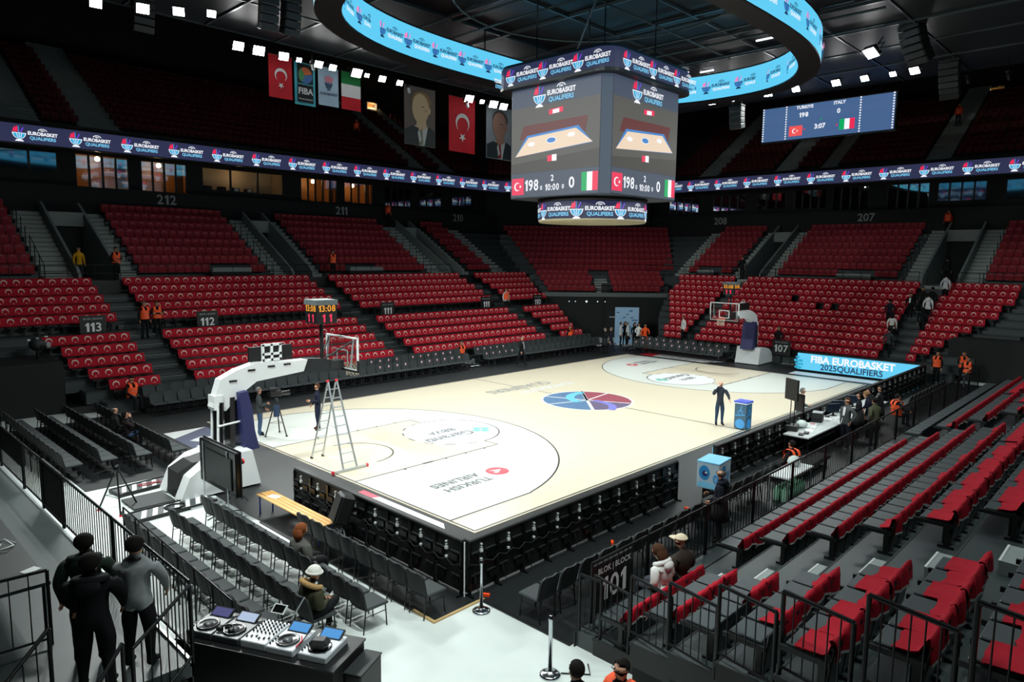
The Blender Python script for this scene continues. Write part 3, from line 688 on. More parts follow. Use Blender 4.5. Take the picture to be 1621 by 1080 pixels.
# big LED halo
halo = thing('led_halo', 'huge cyan oval LED ring hanging around the scoreboard', 'led board', (0, 0, 15.2))
def sup(A, B, n=72, e=2.6):
    out = []
    for i in range(n):
        t = 2*PI*i/n; c_, s_ = math.cos(t), math.sin(t)
        out.append((A*math.copysign(abs(c_)**(2/e), c_), B*math.copysign(abs(s_)**(2/e), s_)))
    return out
def band(P, z0, z1, m, M=None):
    n = len(P); b = MB()
    b.add([(x, y, z0) for x, y in P]+[(x, y, z1) for x, y in P], [(i, (i+1) % n, n+(i+1) % n, n+i) for i in range(n)], m); return b
IN, OUT_, I2, O2 = sup(11.2, 6.7), sup(12.1, 7.6), sup(11.28, 6.78), sup(12.02, 7.52)
b = MB(); n = 72
for z0, z1 in ((-.08, 0), (1.3, 1.38)):
    b.add([(x, y, z0) for x, y in IN]+[(x, y, z0) for x, y in OUT_]+[(x, y, z1) for x, y in IN]+[(x, y, z1) for x, y in OUT_],
          [(i, (i+1) % n, n+(i+1) % n, n+i) for i in range(n)]+[(2*n+i, 3*n+i, 3*n+(i+1) % n, 2*n+(i+1) % n) for i in range(n)]+[(i, 2*n+i, 2*n+(i+1) % n, (i+1) % n) for i in range(n)]+[(n+i, n+(i+1) % n, 3*n+(i+1) % n, 3*n+i) for i in range(n)], BLACK)
b.build('frame', halo)
band(IN, 0, 1.3, E_CYAN).build('inner_screen', halo); band(OUT_, 0, 1.3, E_CYAN).build('outer_screen', halo)
def along(P, step, off):
    pts = [Vector((x, y, 0)) for x, y in P]; pts.append(pts[0]); out = []; acc = off
    for a, b_ in zip(pts, pts[1:]):
        l = (b_-a).length
        while acc < l: out.append((a+(b_-a)*acc/l, (b_-a).normalized())); acc += step
        acc -= l
    return out
for p, d in along(IN, 1.75, .3):
    nn = Vector((-d.y, d.x, 0)); put_logo(halo, 'cyan', p+nn*.03+Vector((0, 0, .66)), -d, .56)
for p, d in along(OUT_, 2.3, .6):
    nn = Vector((d.y, -d.x, 0)); put_logo(halo, 'cyan', p+nn*.03+Vector((0, 0, .66)), d, .6)
for i in (6, 18, 30, 42, 54, 66): MB().tube([(IN[i][0]*1.03, IN[i][1]*1.03, 1.38), (IN[i][0]*1.03, IN[i][1]*1.03, 2.8)], .04, STEEL, 5).build('hanging_rod', halo)
# screen at the far end
sc = thing('end_scoreboard', 'wide flat blue score screen hanging over the far end stand', 'scoreboard', (26, 0, 15.0))
T = frame((-.02, -.05, 1.2), (0, -1, 0), (0, 0, 1))
MB().bx(-4.55, 4.55, -1.25, 1.25, -.4, -.03, BLACK, T).build('housing', sc)
MB().bx(-4.45, 4.45, -1.17, 1.17, -.03, 0, E_STEEL, T).build('screen', sc)
b = MB()
for x in (-4.38, -2.7, 2.32, 4.36):
    for i in range(14): b.flat([(x-.05, -1.12+.17*i), (x+.05, -1.12+.17*i), (x+.05, -1.03+.17*i), (x-.05, -1.03+.17*i)], E_WHITE, T, .008)
b.build('tick_marks', sc)
for tx, sz, x_, y_ in (('TURKIYE', .3, -1.4, .98), ('ITALY', .3, .95, .98), ('198', .42, -1.45, .45), ('0', .42, .92, .42), ('3:07', .44, -.3, -.45)): MB().text(tx, sz, E_WHITE, T, x_, y_, .008, bold=.03).build('score_digits', sc)
b = MB()
b.flat([(-2.45, -.95), (-1.5, -.95), (-1.5, -.25), (-2.45, -.25)], em('led_coral', (240, 85, 85)), T, .008); b.flat(crescent(-2.05, -.6, .17), E_WHITE, T, .012); b.flat(star(-1.86, -.6, .08), E_WHITE, T, .012)
b.build('flag_panel', sc); b = MB()
for i, m in enumerate((E_GREEN, E_WHITE, E_RED)): b.flat([(1.02+.33*i, -.85), (1.35+.33*i, -.85), (1.35+.33*i, -.15), (1.02+.33*i, -.15)], m, T, .008)
b.build('flag_panel', sc); b = MB(); b.disc(.06, E_RED, T, .01, 8, (-1.35, -.55)); b.disc(.06, E_RED, T, .01, 8, (.85, -.5)); b.disc(.06, E_GREEN, T, .01, 8, (-.25, .05))
b.build('indicator_dots', sc)
for y in (-3.5, 3.5): MB().tube([(.2, y, 2.4), (.2, y, 4.2)], .025, STEEL, 5).build('hanging_cable', sc)
# banners
def banner(lab, x0, x1, z0, z1, draw, y=18.2, wave=.018):
    r = thing('hanging_banner', lab, 'flag', ((x0+x1)/2, y, z1), 0, 'banners hanging under the ceiling edge')
    w, hh = x1-x0, z1-z0
    P = mat('banner_rod', (60, 60, 60), .4, .5)
    MB().tube([(-w/2-.05, 0, 0), (w/2+.05, 0, 0)], .03, P, 6).tube([(-w/2+.1, 0, 0), (-w/2+.1, 0, .7)], .008, P, 4).tube([(w/2-.1, 0, 0), (w/2-.1, 0, .7)], .008, P, 4).build('rod', r)
    b = MB(); draw(b, w, hh)
    for j, p in enumerate(b.v):
        b.v[j] = (p[0], -wave*math.sin(p[0]*4.5)*min(1, (-p[2])*.5)-p[1]*0+(-p[1]), p[2])
    b.build('cloth', r)
def grid(b, x0, x1, z0, z1, m, d=0.0, n=12):
    for i in range(n):
        a, c_ = x0+(x1-x0)*i/n, x0+(x1-x0)*(i+1)/n
        b.add([(a, d, z0), (c_, d, z0), (c_, d, z1), (a, d, z1)], [(0, 1, 2, 3)], m)
VT = Matrix(((1, 0, 0, 0), (0, 0, 1, 0), (0, 1, 0, 0), (0, 0, 0, 1)))
FR = mat('flag_red', (205, 24, 40), .7); FW = mat('flag_white', (225, 225, 225), .7); FG = mat('flag_green', (20, 125, 60), .7)
def d_tr(b, w, hh):
    grid(b, -w/2, w/2, -hh, 0, FR); Q = VT @ Matrix.Translation((0, -hh*.46, .05)) @ Matrix.Rotation(-PI/2, 4, 'Z')
    b.flat(crescent(0, 0, w*.26), FW, Q, 0); b.flat(star(w*.40, 0, w*.13), FW, Q, 0)
def d_it(b, w, hh):
    for i, m in enumerate((FR, FW, FG)): grid(b, -w/2, w/2, -hh+hh*i/3, -hh+hh*(i+1)/3, m)
def d_fiba(b, w, hh):
    grid(b, -w/2, w/2, -hh, 0, mat('flag_turquoise', (80, 185, 205), .7)); Q = VT @ Matrix.Translation((0, 0, .05)); K = mat('flag_black', (20, 26, 30), .7)
    b.flat([(-w*.38, -hh*.94), (w*.38, -hh*.94), (w*.38, -hh*.04), (-w*.38, -hh*.04)], K, Q, 0)
    for r_, m, a0, a1 in ((.34, (205, 105, 60), .3, 2.2), (.34, (80, 140, 90), 2.2, 4.2), (.34, (70, 110, 170), 4.2, 6.5)): b.ring(.02, w*r_, a0, a1, mat('flag_ball%d' % m[0], m, .7), Q, .01, 10, (.0, -hh*.3))
    b.text('FIBA', w*.36, FW, Q, 0, -hh*.68, .01, bold=.03); b.text('We Are Basketball', w*.085, FW, Q, 0, -hh*.86, .01)
    b.flat([(-w*.38, -hh*.5), (w*.38, -hh*.5), (w*.38, -hh*.52), (-w*.38, -hh*.52)], mat('flag_turquoise', (0, 0, 0)), Q, .008)
def d_euro(b, w, hh):
    grid(b, -w/2, w/2, -hh, 0, mat('flag_ice', (176, 200, 222), .7)); Q = VT @ Matrix.Translation((0, 0, .05)); K = mat('flag_ink', (60, 80, 110), .7); Cc = mat('flag_pink', (205, 130, 150), .7)
    b.flat([(-w*.2, -hh*.42), (w*.2, -hh*.42), (w*.1, -hh*.55), (-w*.1, -hh*.55)], K, Q, 0); b.flat([(-w*.16, -hh*.4), (w*.16, -hh*.4), (w*.22, -hh*.28), (0, -hh*.22), (-w*.22, -hh*.28)], Cc, Q, 0); b.flat([(-w*.1, -hh*.6), (w*.1, -hh*.6), (w*.03, -hh*.56), (-w*.03, -hh*.56)], K, Q, 0)
    b.text('EUROBASKET', w*.14, K, Q, 0, -hh*.7, .005, bold=.03)
def portrait(bg, skin, hair, suit, tie, side):
    cols = [mat('portrait_%d_%d' % (side, i), c_, .8) for i, c_ in enumerate((bg, skin, hair, suit, tie, (200, 205, 205)))]
    def d(b, w, hh):
        grid(b, -w/2, w/2, -hh, 0, cols[0], 0, 16); Q = VT @ Matrix.Translation((0, 0, .05))
        b.flat([(-w*.49, -hh*.99), (w*.49, -hh*.99), (w*.49, -hh*.72), (w*.3, -hh*.66), (-w*.2, -hh*.66), (-w*.49, -hh*.74)], cols[3], Q, 0)
        b.flat([(-w*.2, -hh*.66), (w*.24, -hh*.66), (w*.12, -hh*.99), (-w*.12, -hh*.99)], cols[5], Q, .004)
        b.flat([(-w*.05, -hh*.7), (w*.05, -hh*.7), (w*.08, -hh*.98), (-w*.08, -hh*.98)], cols[4], Q, .008)
        b.disc(1, cols[2], Q, .008, 24, (w*.03, -hh*.24), w*.31, hh*.17)
        b.flat([(-w*.1, -hh*.5), (w*.16, -hh*.5), (w*.2, -hh*.68), (0, -hh*.73), (-w*.14, -hh*.68)], cols[1], Q, .010)
        b.disc(1, cols[1], Q, .012, 28, (0, -hh*.36), w*.27, hh*.25)
        for x in (-.12, .07): b.flat([(w*(x-.06), -hh*.32), (w*(x+.06), -hh*.32), (w*(x+.05), -hh*.34), (w*(x-.05), -hh*.34)], cols[2], Q, .016)
        b.flat([(-w*.04, -hh*.35), (0, -hh*.35), (w*.0, -hh*.44), (-w*.07, -hh*.44)], mat('portrait_shade%d' % side, tuple(int(v*.8) for v in skin), .8), Q, .016)
        b.flat([(-w*.11, -hh*.5), (w*.07, -hh*.5), (w*.04, -hh*.515), (-w*.08, -hh*.515)], mat('portrait_lip%d' % side, (150, 80, 70), .8), Q, .016)
        b.disc(1, cols[1], Q, .012, 12, (w*.28, -hh*.38), w*.05, hh*.06)
    return d
banner('red Turkish flag hanging as the narrow first of the banners, beside a turquoise one', -5.6, -4.2, 15.1, 17.4, d_tr)
banner('turquoise and black basketball federation banner between red flag and pale one', -4.05, -2.75, 14.95, 17.3, d_fiba)
banner('pale blue event banner hanging between the turquoise banner and the Italian flag', -2.55, -1.2, 15.15, 17.35, d_euro)
banner('green, white and red Italian flag hanging next to the pale event banner', -1.0, .35, 15.15, 17.35, d_it)
banner('tall portrait banner of a person in a dark suit and grey tie', 3.65, 6.25, 13.65, 17.4, portrait((112, 100, 96), (214, 186, 150), (150, 120, 84), (62, 66, 66), (140, 136, 110), 0))
banner('large red Turkish flag hanging between the two portrait banners', 7.45, 9.9, 13.65, 17.35, d_tr)
banner('portrait banner of a person in a dark suit and red tie, half behind the scoreboard', 11.0, 13.6, 13.55, 17.3, portrait((150, 160, 170), (170, 130, 115), (90, 85, 82), (44, 56, 60), (150, 30, 40), 1))
# floodlights
def flood_proto():
    r = thing('floodlight', 'x', 'floodlight', (0, 0, 0), 0)
    MB().box((0, 0, .09), (.5, .42, .16), BLACK, ch=.03).box((0, 0, .2), (.3, .25, .08), DARK).build('housing', r)
    MB().box((0, 0, -.005), (.44, .36, .03), LAMP).build('lens', r)
    MB().tube([(-.29, 0, .08), (-.29, 0, .42), (.29, 0, .42), (.29, 0, .08)], .018, STEEL, 5).tube([(0, 0, .42), (0, 0, .75)], .02, STEEL, 5).build('yoke', r)
    return r
FP = flood_proto(); nfl = [0]
def flood(x, y, z, tx, ty, lab, e=FLOOD, s=1.0, cone=1.25):
    global FP
    d = Vector((tx-x, ty-y, -z)).normalized()
    if nfl[0] == 0: o = FP; o.location = (x, y, z); o['label'] = lab; o['group'] = 'floodlights around the court'
    else: o = dup(FP, (x, y, z), 0, lab, 'floodlights around the court')
    nfl[0] += 1
    q = (-d).to_track_quat('Z', 'Y'); e_ = q.to_euler(); o.rotation_euler = e_; o.scale = (s, s, s)
    if e:
        ld = bpy.data.lights.new('flood_beam', 'SPOT'); ld.energy = e; ld.spot_size = cone; ld.spot_blend = .9; ld.shadow_soft_size = .2; ld.color = (.93, 1, .97)
        lo = bpy.data.objects.new('flood_beam', ld); COL.objects.link(lo); lo.location = Vector((x, y, z))+d*.1; lo.rotation_euler = e_
Lx = [-7.9, -6.8, -5.4, -4.5, -3.3, -2.4, -.8, -.1, 1.0, 2.3, 8.1, 9.3, 10.4, 11.4]
for i, x in enumerate(Lx):
    flood(x, 16.85, 17, x*.7-3 if i > 3 else -11.5, -3.2 if i > 3 else -6, 'lit floodlight, %s in the row above the side stand counted from the long bare gap' % ORD[i], FLOOD*.85, (1.15, 1.25, 1.1, .6, 1.0, .9, 1.3, .6, .95, .85, 1.3, .7, 1.3, 1.2)[i])
Ry = [5.1, 3.7, 2.6, 1.2, -.6, -3.0, -4.6, -6.1, -7.2]
for i, y in enumerate(Ry):
    flood(19.55, y, 17, 3, y*.5, 'lit floodlight, %s in the row over the end screen counted from the scoreboard' % ORD[i], FLOOD*.9, (1, .95, .5, 1.15, 1.0, 1.05, .95, .75, 1.1)[i])
flood(14.4, -6.5, 17, 2, 0, 'very bright floodlight hanging alone under the ceiling beside the halo', FLOOD, 1.5)
flood(13.5, -3.3, 16.6, 4, 6, 'floodlight half hidden behind the end of the cyan halo', 0, .9)
for i, (x, y) in enumerate(((-14.8, 15.4), (-13.2, 14.6), (-12.0, 13.8), (-10.9, 13.0))):
    flood(x, y, 17-.0*i, (-19, -18, -18.5, -18)[i], (-5, -9, -1, -11)[i], 'lit floodlight, %s in the slanting group near the bare black wall' % ORD[i], FLOOD*2.4, (1.0, 1.1, 1.0, .8)[i])
for i in range(8): flood(-13+3.4*i, -17.0, 17, (-20, -15, -7, -3, 0, 3, 6, 9)[i], (5, 4, 1.2, 1.2, 1.2, 1.2, 1.2, 1.2)[i], 'floodlight of the unseen row above the near stand, %s along' % ORD[i], FLOOD*1.7, 1.0, 1.35)
for i in range(8): flood(-22.5, -9+2.6*i, 17, (-9, 8, -12, 8, 8, 8, 4, 8)[i], (-6, -5, 0, 3, -1, -3, 2, 5)[i], 'floodlight of the unseen row above the near end, %s along' % ORD[i], FLOOD*3.3)
for i, (px_, py_, pz_) in enumerate(((3.5, 17.6, 16.9), (-4.1, 16.2, 16.6), (8, 17, 16.6), (23, -9, 16.8), (21.5, -11.2, 16.4))):
    o = thing('moving_head_light', 'small unlit moving head light hanging under the ceiling, %s of five' % ORD[i], 'stage light', (px_, py_, pz_))
    MB().box((0, 0, .25), (.2, .16, .1), DARK).tube([(-.12, 0, .2), (-.12, 0, -.02)], .025, DARK, 5).tube([(.12, 0, .2), (.12, 0, -.02)], .025, DARK, 5).tube([(0, 0, .3), (0, 0, 1.1)], .015, STEEL, 4).build('yoke', o)
    MB().tube([(0, -.05, .1), (.02, -.12, -.18)], .09, WHITE if i < 3 else DARK, 8).build('head', o)
# line array loudspeakers
def array(lab, x, y, ztop, rz, n, w, col, curve=1.0):
    r = thing('line_array_speaker', lab, 'loudspeaker', (x, y, ztop), rz)
    m = mat('speaker_%d' % col, (col, col+3, col+3), .5); a = 0; p = Vector((0, 0, 0)); hh = .34
    for i in range(n):
        d = Vector((math.sin(a)*-1, 0, -math.cos(a)))
        c_ = p+d*hh/2; q = Matrix.Translation(c_) @ Matrix.Rotation(a, 4, 'Y')
        MB().box((0, 0, 0), (.55, w, hh-.02), m, q, 0, .03).box((.28, 0, 0), (.02, w*.9, hh*.8), DARK, q).build('cabinet', r)
        p = p+d*hh; a += .085*curve
    MB().bx(-.3, .3, -w/2, w/2, .02, .1, STEEL).tube([(0, -.3, .1), (0, -.3, 1.0)], .015, STEEL, 4).tube([(0, .3, .1), (0, .3, 1.0)], .015, STEEL, 4).build('fly_frame', r)
array('grey curved line array hanging alone at the far end, clear of the halo', 22.5, -8.2, 18.2, PI, 7, 1.0, 74, 1.5)
array('big black line array hanging from the ceiling beside the very bright floodlight', 14.6, -8.2, 18.9, PI*.85, 8, 1.2, 22, 1.2)
array('pale-edged curved line array hanging near the bent end of the halo', -8.9, 11.6, 18.2, -PI*.55, 5, .8, 70)
array('dark line array hanging next to the pale-edged curved one', -7.8, 11.6, 18.2, -PI*.5, 5, .8, 28)
array('black line array hanging beside the slanting floodlight group', -12.5, 16.6, 18.3, -PI*.5, 5, .9, 24)
array('light grey line array just above the edge of the end score screen', 17.5, 2.2, 16.0, PI, 4, .8, 120)
# ------------------------------------------------------------------ stand seats
def cover_poly(v, low=False):
    # profile in x,z of the red cloth: pan flap, front of the back, top, rear flap ; v = variant
    fl = (.26, .16, .34, .05)[v]; rear = (.60, .56, .66, .70)[v]; lift = (.0, .02, .03, .05)[v]
    out = [(fl, .455), (.06, .47+lift), (.0, .56+lift), (-.055, .80), (-.07, .895), (-.115, .925), (-.155, .89), (-.165, .78), (-.175, rear)]
    if not low: out = [(x, z if z < .5 else .455+(z-.455)*.8) for x, z in out]
    if low: out = [(x if z < .5 else x*.6, z if z < .5 else .48+(z-.5)*.44) for x, z in out]; out[-1] = (out[-1][0], (.40, .36, .44, .46)[v])
    return out
def cover_mesh(b, v, w=.475, hem=True, cres=True, M=None, n=4, low=False):
    pr = cover_poly(v, low); t = .012
    m = len(pr); vs = []; fs = []
    for j in range(n+1):
        y = -w/2+w*j/n; wv = .018*math.sin(j*2.1+v*1.7)
        for i, (x, z) in enumerate(pr): vs.append((x+wv*(1 if i not in (4, 5, 6) else .3)+.012*math.sin(i*1.3+j*v), y, z+(.01*math.sin(j*1.9+i+v))))
    for j in range(n):
        for i in range(m-1): fs.append((j*m+i, j*m+i+1, (j+1)*m+i+1, (j+1)*m+i))
    k = len(vs); vs2 = [(x-(t if i % m < 4 else -t), y, z-t) for i, (x, y, z) in enumerate(vs)]
    fs2 = [tuple(k+q for q in reversed(f)) for f in fs]
    b.add(vs+vs2, fs+fs2, CLOTHR, M, True)
    if hem: b.add([(x-.008, y, z+d) for (x, y, z) in [vs[j*m+m-1] for j in range(n+1)] for d in (-.022, .014)], [(2*j, 2*j+1, 2*j+3, 2*j+2) for j in range(n)], HEM, M)
    if cres:
        Q = frame((-.009, 0, .65), (0, 1, 0), (-.26, 0, 1)); Q = (M @ Q) if M is not None else Q
        Q = Q @ Matrix.Rotation(-PI/2, 4, 'Z')
        b.flat(crescent(0, 0, .135, 8), CREAM, Q, .02); b.flat(star(.12, 0, .04), CREAM, Q, .02)
    return b
SEATS = {}
def seat_mesh(part, v=0, low=True):
    if (part, v, low) in SEATS: return SEATS[(part, v, low)]
    b = MB()
    if part == 'pan': b.box((.23, 0, .425), (.42, .43, .035), PAN, ch=.012).box((.235, 0, .40), (.36, .36, .03), BLACK)
    if part == 'backrest' and low: b.box((0, 0, 0), (.03, .45, .54), BACKP, Matrix.Translation((-.05, 0, .31)) @ Matrix.Rotation(-.12, 4, 'Y'), 0, .012)
    elif part == 'backrest': b.box((0, 0, 0), (.035, .44, .38), BACKP, Matrix.Translation((-.07, 0, .60)) @ Matrix.Rotation(-.2, 4, 'Y'), 0, .012)
    if part == 'bracket': b.bx(-.06, .5, .225, .262, .355, .415, BLACK).bx(.0, .12, -.05, .05, 0, .4, BLACK).bx(-.1, .14, .225, .262, 0, .04, BLACK).bx(-.02, .06, .225, .262, .04, .36, BLACK)
    if part == 'cover': cover_mesh(b, v, cres=not low, low=low)
    SEATS[(part, v, low)] = b.mesh(part); return SEATS[(part, v, low)]
seat_count = [0]
def stand_seat(x, y, z, rz, lab, group, v, covered=True, low=True):
    r = thing('stadium_chair', lab, 'seat', (x, y, z), rz, group)
    for p in ('pan', 'backrest', 'bracket'): link(seat_mesh(p, 0, low), p, r)
    if covered: link(seat_mesh('cover', v, low), 'cover', r)
    seat_count[0] += 1
rnd = random.Random(5)
STUFF = MB(); TEMPL = {}
def stuff_seat(x, y, z, rz, lod=0, dark=False):
    if lod not in TEMPL:
        b = MB()
        if lod == 3: cover_mesh(b, 2, .475, True, False, None, 2, True); b.box((.23, 0, .425), (.42, .43, .035), PAN).bx(-.1, -.03, -.22, .22, .15, .6, BACKP).bx(-.06, .5, .225, .262, .355, .415, BLACK)
        if lod == 0:
            cover_mesh(b, 3, .48, False, True, None, 1); b.bx(.02, .4, -.2, .2, .39, .43, BLACK); b.bx(-.05, .1, -.03, .03, 0, .4, BLACK)
        if lod == 1:
            UC = mat('upper_cloth_dimmed', (140, 22, 36), .8); b.bx(-.1, -.03, -.225, .225, .44, .88, UC); b.bx(.0, .1, -.225, .225, .40, .5, UC)  # same red cloth, its colour darkened for the dim, hazy upper stand
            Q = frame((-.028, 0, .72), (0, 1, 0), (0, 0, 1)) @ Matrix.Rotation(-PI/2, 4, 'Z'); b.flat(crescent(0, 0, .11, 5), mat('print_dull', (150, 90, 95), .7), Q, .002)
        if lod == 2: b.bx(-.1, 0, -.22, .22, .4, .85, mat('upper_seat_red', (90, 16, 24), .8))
        TEMPL[lod] = b
    t = TEMPL[lod]; k = len(STUFF.v); c, s = math.cos(rz), math.sin(rz)
    STUFF.v += [(x+c*p[0]-s*p[1], y+s*p[0]+c*p[1], z+p[2]) for p in t.v]
    for m in t.mats:
        if m not in STUFF.mats: STUFF.mats.append(m)
    idx = [STUFF.mats.index(m) for m in t.mats]
    STUFF.f += [tuple(k+q for q in f) for f in t.f]; STUFF.mi += [idx[i] for i in t.mi]; STUFF.sm += t.sm
PITCH = .49
# near stand (individual seats): short block beside the BLOCK 101 sign
near = []
b101 = [(-16.05, -13.6), (-16.05, -14.1), (-16.5, -14.4), (-17.0, -14.5), (-17.45, -14.5), (-17.45, -14.6), (-17.9, -14.7)]
for k, (x0, x1) in enumerate(b101):
    n = round((x1-x0)/PITCH)
    for i in range(n):
        x = x0+PITCH*(i+.5); y, z0 = R(k)
        v = (3, 1, 3, 1, 0)[(i*3+k*2) % 5] if k < 4 else (2, 0, 2, 1)[(i+k) % 4]
        bare = (k, i) in ((2, 0), (2, 1), (3, 0), (1, 0)) and k >= 2
        stand_seat(x, y, z0, PI/2, '%s stand seat, %s from the end railings, row %s of the short block' % ('bare grey' if bare else 'red-covered', ORD[i], ('one', 'two', 'three', 'four', 'five', 'six', 'seven')[k]), 'seats of the short block', v, not bare)
for k in range(6):
    y, z0 = R(k); n = (23, 23, 23, 21, 14, 8)[k]
    for i in range(n):
        v = (3, 1, 3, 3)[(i*5+k*3) % 4] if k < 4 else (2, 2, 0)[(i+k) % 3]
        stand_seat(-11.95+PITCH*(i+.5), y, z0, PI/2, 'red-covered stand seat, %s from the steps, row %s of the long middle block' % (ORD[i], ('one', 'two', 'three', 'four', 'five', 'six')[k]), 'seats of the long middle block', v)
for k in range(4):
    y, z0 = R(k); n = (28, 26, 12, 4)[k]
    for i in range(n):
        cov = k > 0
        stand_seat(1.25+PITCH*(i+.5), y, z0, PI/2, '%s stand seat, %s from the steps, row %s of the farther block' % ('red-covered' if cov else 'bare grey', ORD[i], ('one', 'two', 'three', 'four')[k]), 'seats of the farther block', (3, 1, 3)[(i+k) % 3], cov)
for k, x0, x1 in ((4, -5, 8), (5, -8, 3), (6, -12, -6), (2, 7.5, 12), (3, 3.3, 10)):   # the rest of the near stand, at or beyond the frame edge
    y, z0 = R(k); x = x0+.3
    while x < x1:
        if not (-.7 < x < 1.2): stuff_seat(x, y, z0, PI/2, 3)
        x += PITCH
# opposite stand
secs = [(-14.15, 'neg'), (-12.7, -1.9), (-.5, 11.0), (12.4, 'end')]
for k in range(11):
    if k == 5: continue
    y, z0 = L(k)
    for si, (a, d) in enumerate(secs):
        if d == 'neg': x0, x1, fwd = (lbeg[k] if k < 5 else -25), a, False
        elif d == 'end': x0, x1, fwd = a, lend[k], True
        else: x0, x1, fwd = a, d, True
        n = int((x1-x0)/PITCH+.05)
        for i in range(n):
            x = x0+PITCH*(i+.5) if fwd else x1-PITCH*(i+.5)
            if si == 1 and k < 3 and seat_count[0] < 298:
                stand_seat(x, y, z0, -PI/2, 'red-covered seat with crescent, %s from the steps, row %s of block 112' % (ORD[i], ('one', 'two', 'three')[k]), 'seats of block 112', 3, True, False)
            else: stuff_seat(x, y, z0, -PI/2, 0)
for k in range(11):
    x, z0 = Ex(k)
    for y0, y1, dr in ((6.0, eb[k], 1), (5.0, -6.9, -1), (-8.2, ee[k], -1)):
        n = int(abs(y1-y0)/PITCH+.05)
        for i in range(n):
            if (k, i) in ((6, 13), (6, 15), (7, 9)) and y0 == 5.0: continue
            stuff_seat(x, y0+dr*PITCH*(i+.5), z0, PI, 0)
for k in range(4):
    s, z0 = Cs(k)
    for t0, t1 in ((-.1-.27*k, 3.8), (5.2, 9.4+.2*k)):
        for i in range(int((t1-t0)/PITCH+.05)):
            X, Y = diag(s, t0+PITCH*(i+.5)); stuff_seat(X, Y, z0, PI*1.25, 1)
for k in range(8):
    y, z0 = Ul(k)
    for x0, x1 in ((-25, -15.9), (-11.35, -3.6), (-.1, 9.1), (13.2, 16.0)):
        for i in range(int((x1-x0)/PITCH+.05)):
            x = x0+PITCH*(i+.5)
            if k == 0 and (-7.6 < x < -5.2 or 1.8 < x < 4.5): continue
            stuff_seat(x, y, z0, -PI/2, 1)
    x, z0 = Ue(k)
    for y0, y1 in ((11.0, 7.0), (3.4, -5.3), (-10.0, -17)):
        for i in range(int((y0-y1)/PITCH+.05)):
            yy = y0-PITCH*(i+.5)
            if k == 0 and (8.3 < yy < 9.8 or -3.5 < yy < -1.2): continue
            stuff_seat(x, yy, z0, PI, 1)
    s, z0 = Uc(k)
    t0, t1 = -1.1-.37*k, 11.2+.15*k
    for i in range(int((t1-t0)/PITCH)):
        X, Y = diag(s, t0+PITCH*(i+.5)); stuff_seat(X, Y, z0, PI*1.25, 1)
for k in range(12):
    for i in range(0, 110):
        x = -30+.5*i
        if x > 22 or -16.3 < x < -13.8 or -12 < x < -9.5 or 13.1 < x < 14.9 or 16.5 < x < 18.3: continue
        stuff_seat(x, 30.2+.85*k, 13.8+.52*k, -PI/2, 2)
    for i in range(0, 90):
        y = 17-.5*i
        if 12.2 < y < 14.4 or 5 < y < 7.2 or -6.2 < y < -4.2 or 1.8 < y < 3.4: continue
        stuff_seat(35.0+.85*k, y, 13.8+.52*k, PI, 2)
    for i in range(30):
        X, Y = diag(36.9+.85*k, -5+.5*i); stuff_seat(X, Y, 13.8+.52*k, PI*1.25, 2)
o = STUFF.build('red_seats'); o['kind'] = 'stuff'; o['label'] = 'hundreds of red-covered seats filling the far, end and upper stands'; o['category'] = 'seats'

# ------------------------------------------------------------------ black floor chairs
CH = {}
def chair_mesh(p):
    if p in CH: return CH[p]
    b = MB()
    if p == 'seat': b.box((.22, 0, .445), (.46, .51, .055), FABRIC, ch=.02)
    if p == 'backrest':
        vs = []; fs = []
        prof = [(.44, .23), (.50, .245), (.62, .252), (.74, .255), (.81, .248), (.86, .215), (.885, .14)]
        for z, w in prof:
            for j in range(7):
                y = -w+2*w*j/6; bow = .035*(1-(j/3-1)**2); lean = -(z-.46)*.22
                vs.append((-.0+lean-bow, y, z))
        m = len(vs)
        for i in range(len(prof)-1):
            for j in range(6): fs.append((i*7+j, i*7+j+1, (i+1)*7+j+1, (i+1)*7+j))
        vs2 = [(x-.04, y, z) for x, y, z in vs]
        fs2 = [tuple(m+q for q in reversed(f)) for f in fs]
        rim = [i*7 for i in range(7)]+[42+j for j in range(1, 7)]+[i*7+6 for i in range(5, -1, -1)]+[5, 4, 3, 2, 1]
        side = [(rim[i], m+rim[i], m+rim[(i+1) % len(rim)], rim[(i+1) % len(rim)]) for i in range(len(rim))]
        b.add(vs, fs, FABRIC, None, True); k = len(b.v)
        b.add(vs+vs2, fs2+side, FABRICB, None, True)
    if p == 'front_leg': b.tube([(.40, 0, .42), (.43, 0, .0)], .013, STEEL, 5)
    if p == 'rear_leg': b.tube([(-.07, 0, .66), (-.01, 0, .42), (-.06, 0, .0)], .013, STEEL, 5)
    if p == 'side_rail': b.tube([(.41, 0, .3), (-.03, 0, .3)], .009, STEEL, 4).tube([(.41, 0, .415), (0, 0, .415)], .012, STEEL, 4)
    if p == 'frame':
        for s in (-.21, .21): b.tube([(.41, s, 0), (.40, s, .42), (0, s, .42), (-.05, s, 0)], .014, STEEL, 4)
        b.tube([(.41, -.21, .22), (.41, .21, .22)], .01, STEEL, 4)
    if p == 'paper_tag': b.add([(.010, -.04, .66), (.010, .045, .67), (-.02, .045, .77), (-.02, -.04, .77)], [(0, 1, 2, 3)], mat('tag_paper', (235, 215, 215), .7)); b.add([(.014, -.02, .67), (.014, .035, .68), (.0, .035, .72), (.0, -.02, .72)], [(0, 1, 2, 3)], mat('tag_red', (220, 40, 70), .7)); 
    CH[p] = b.mesh(p); return CH[p]
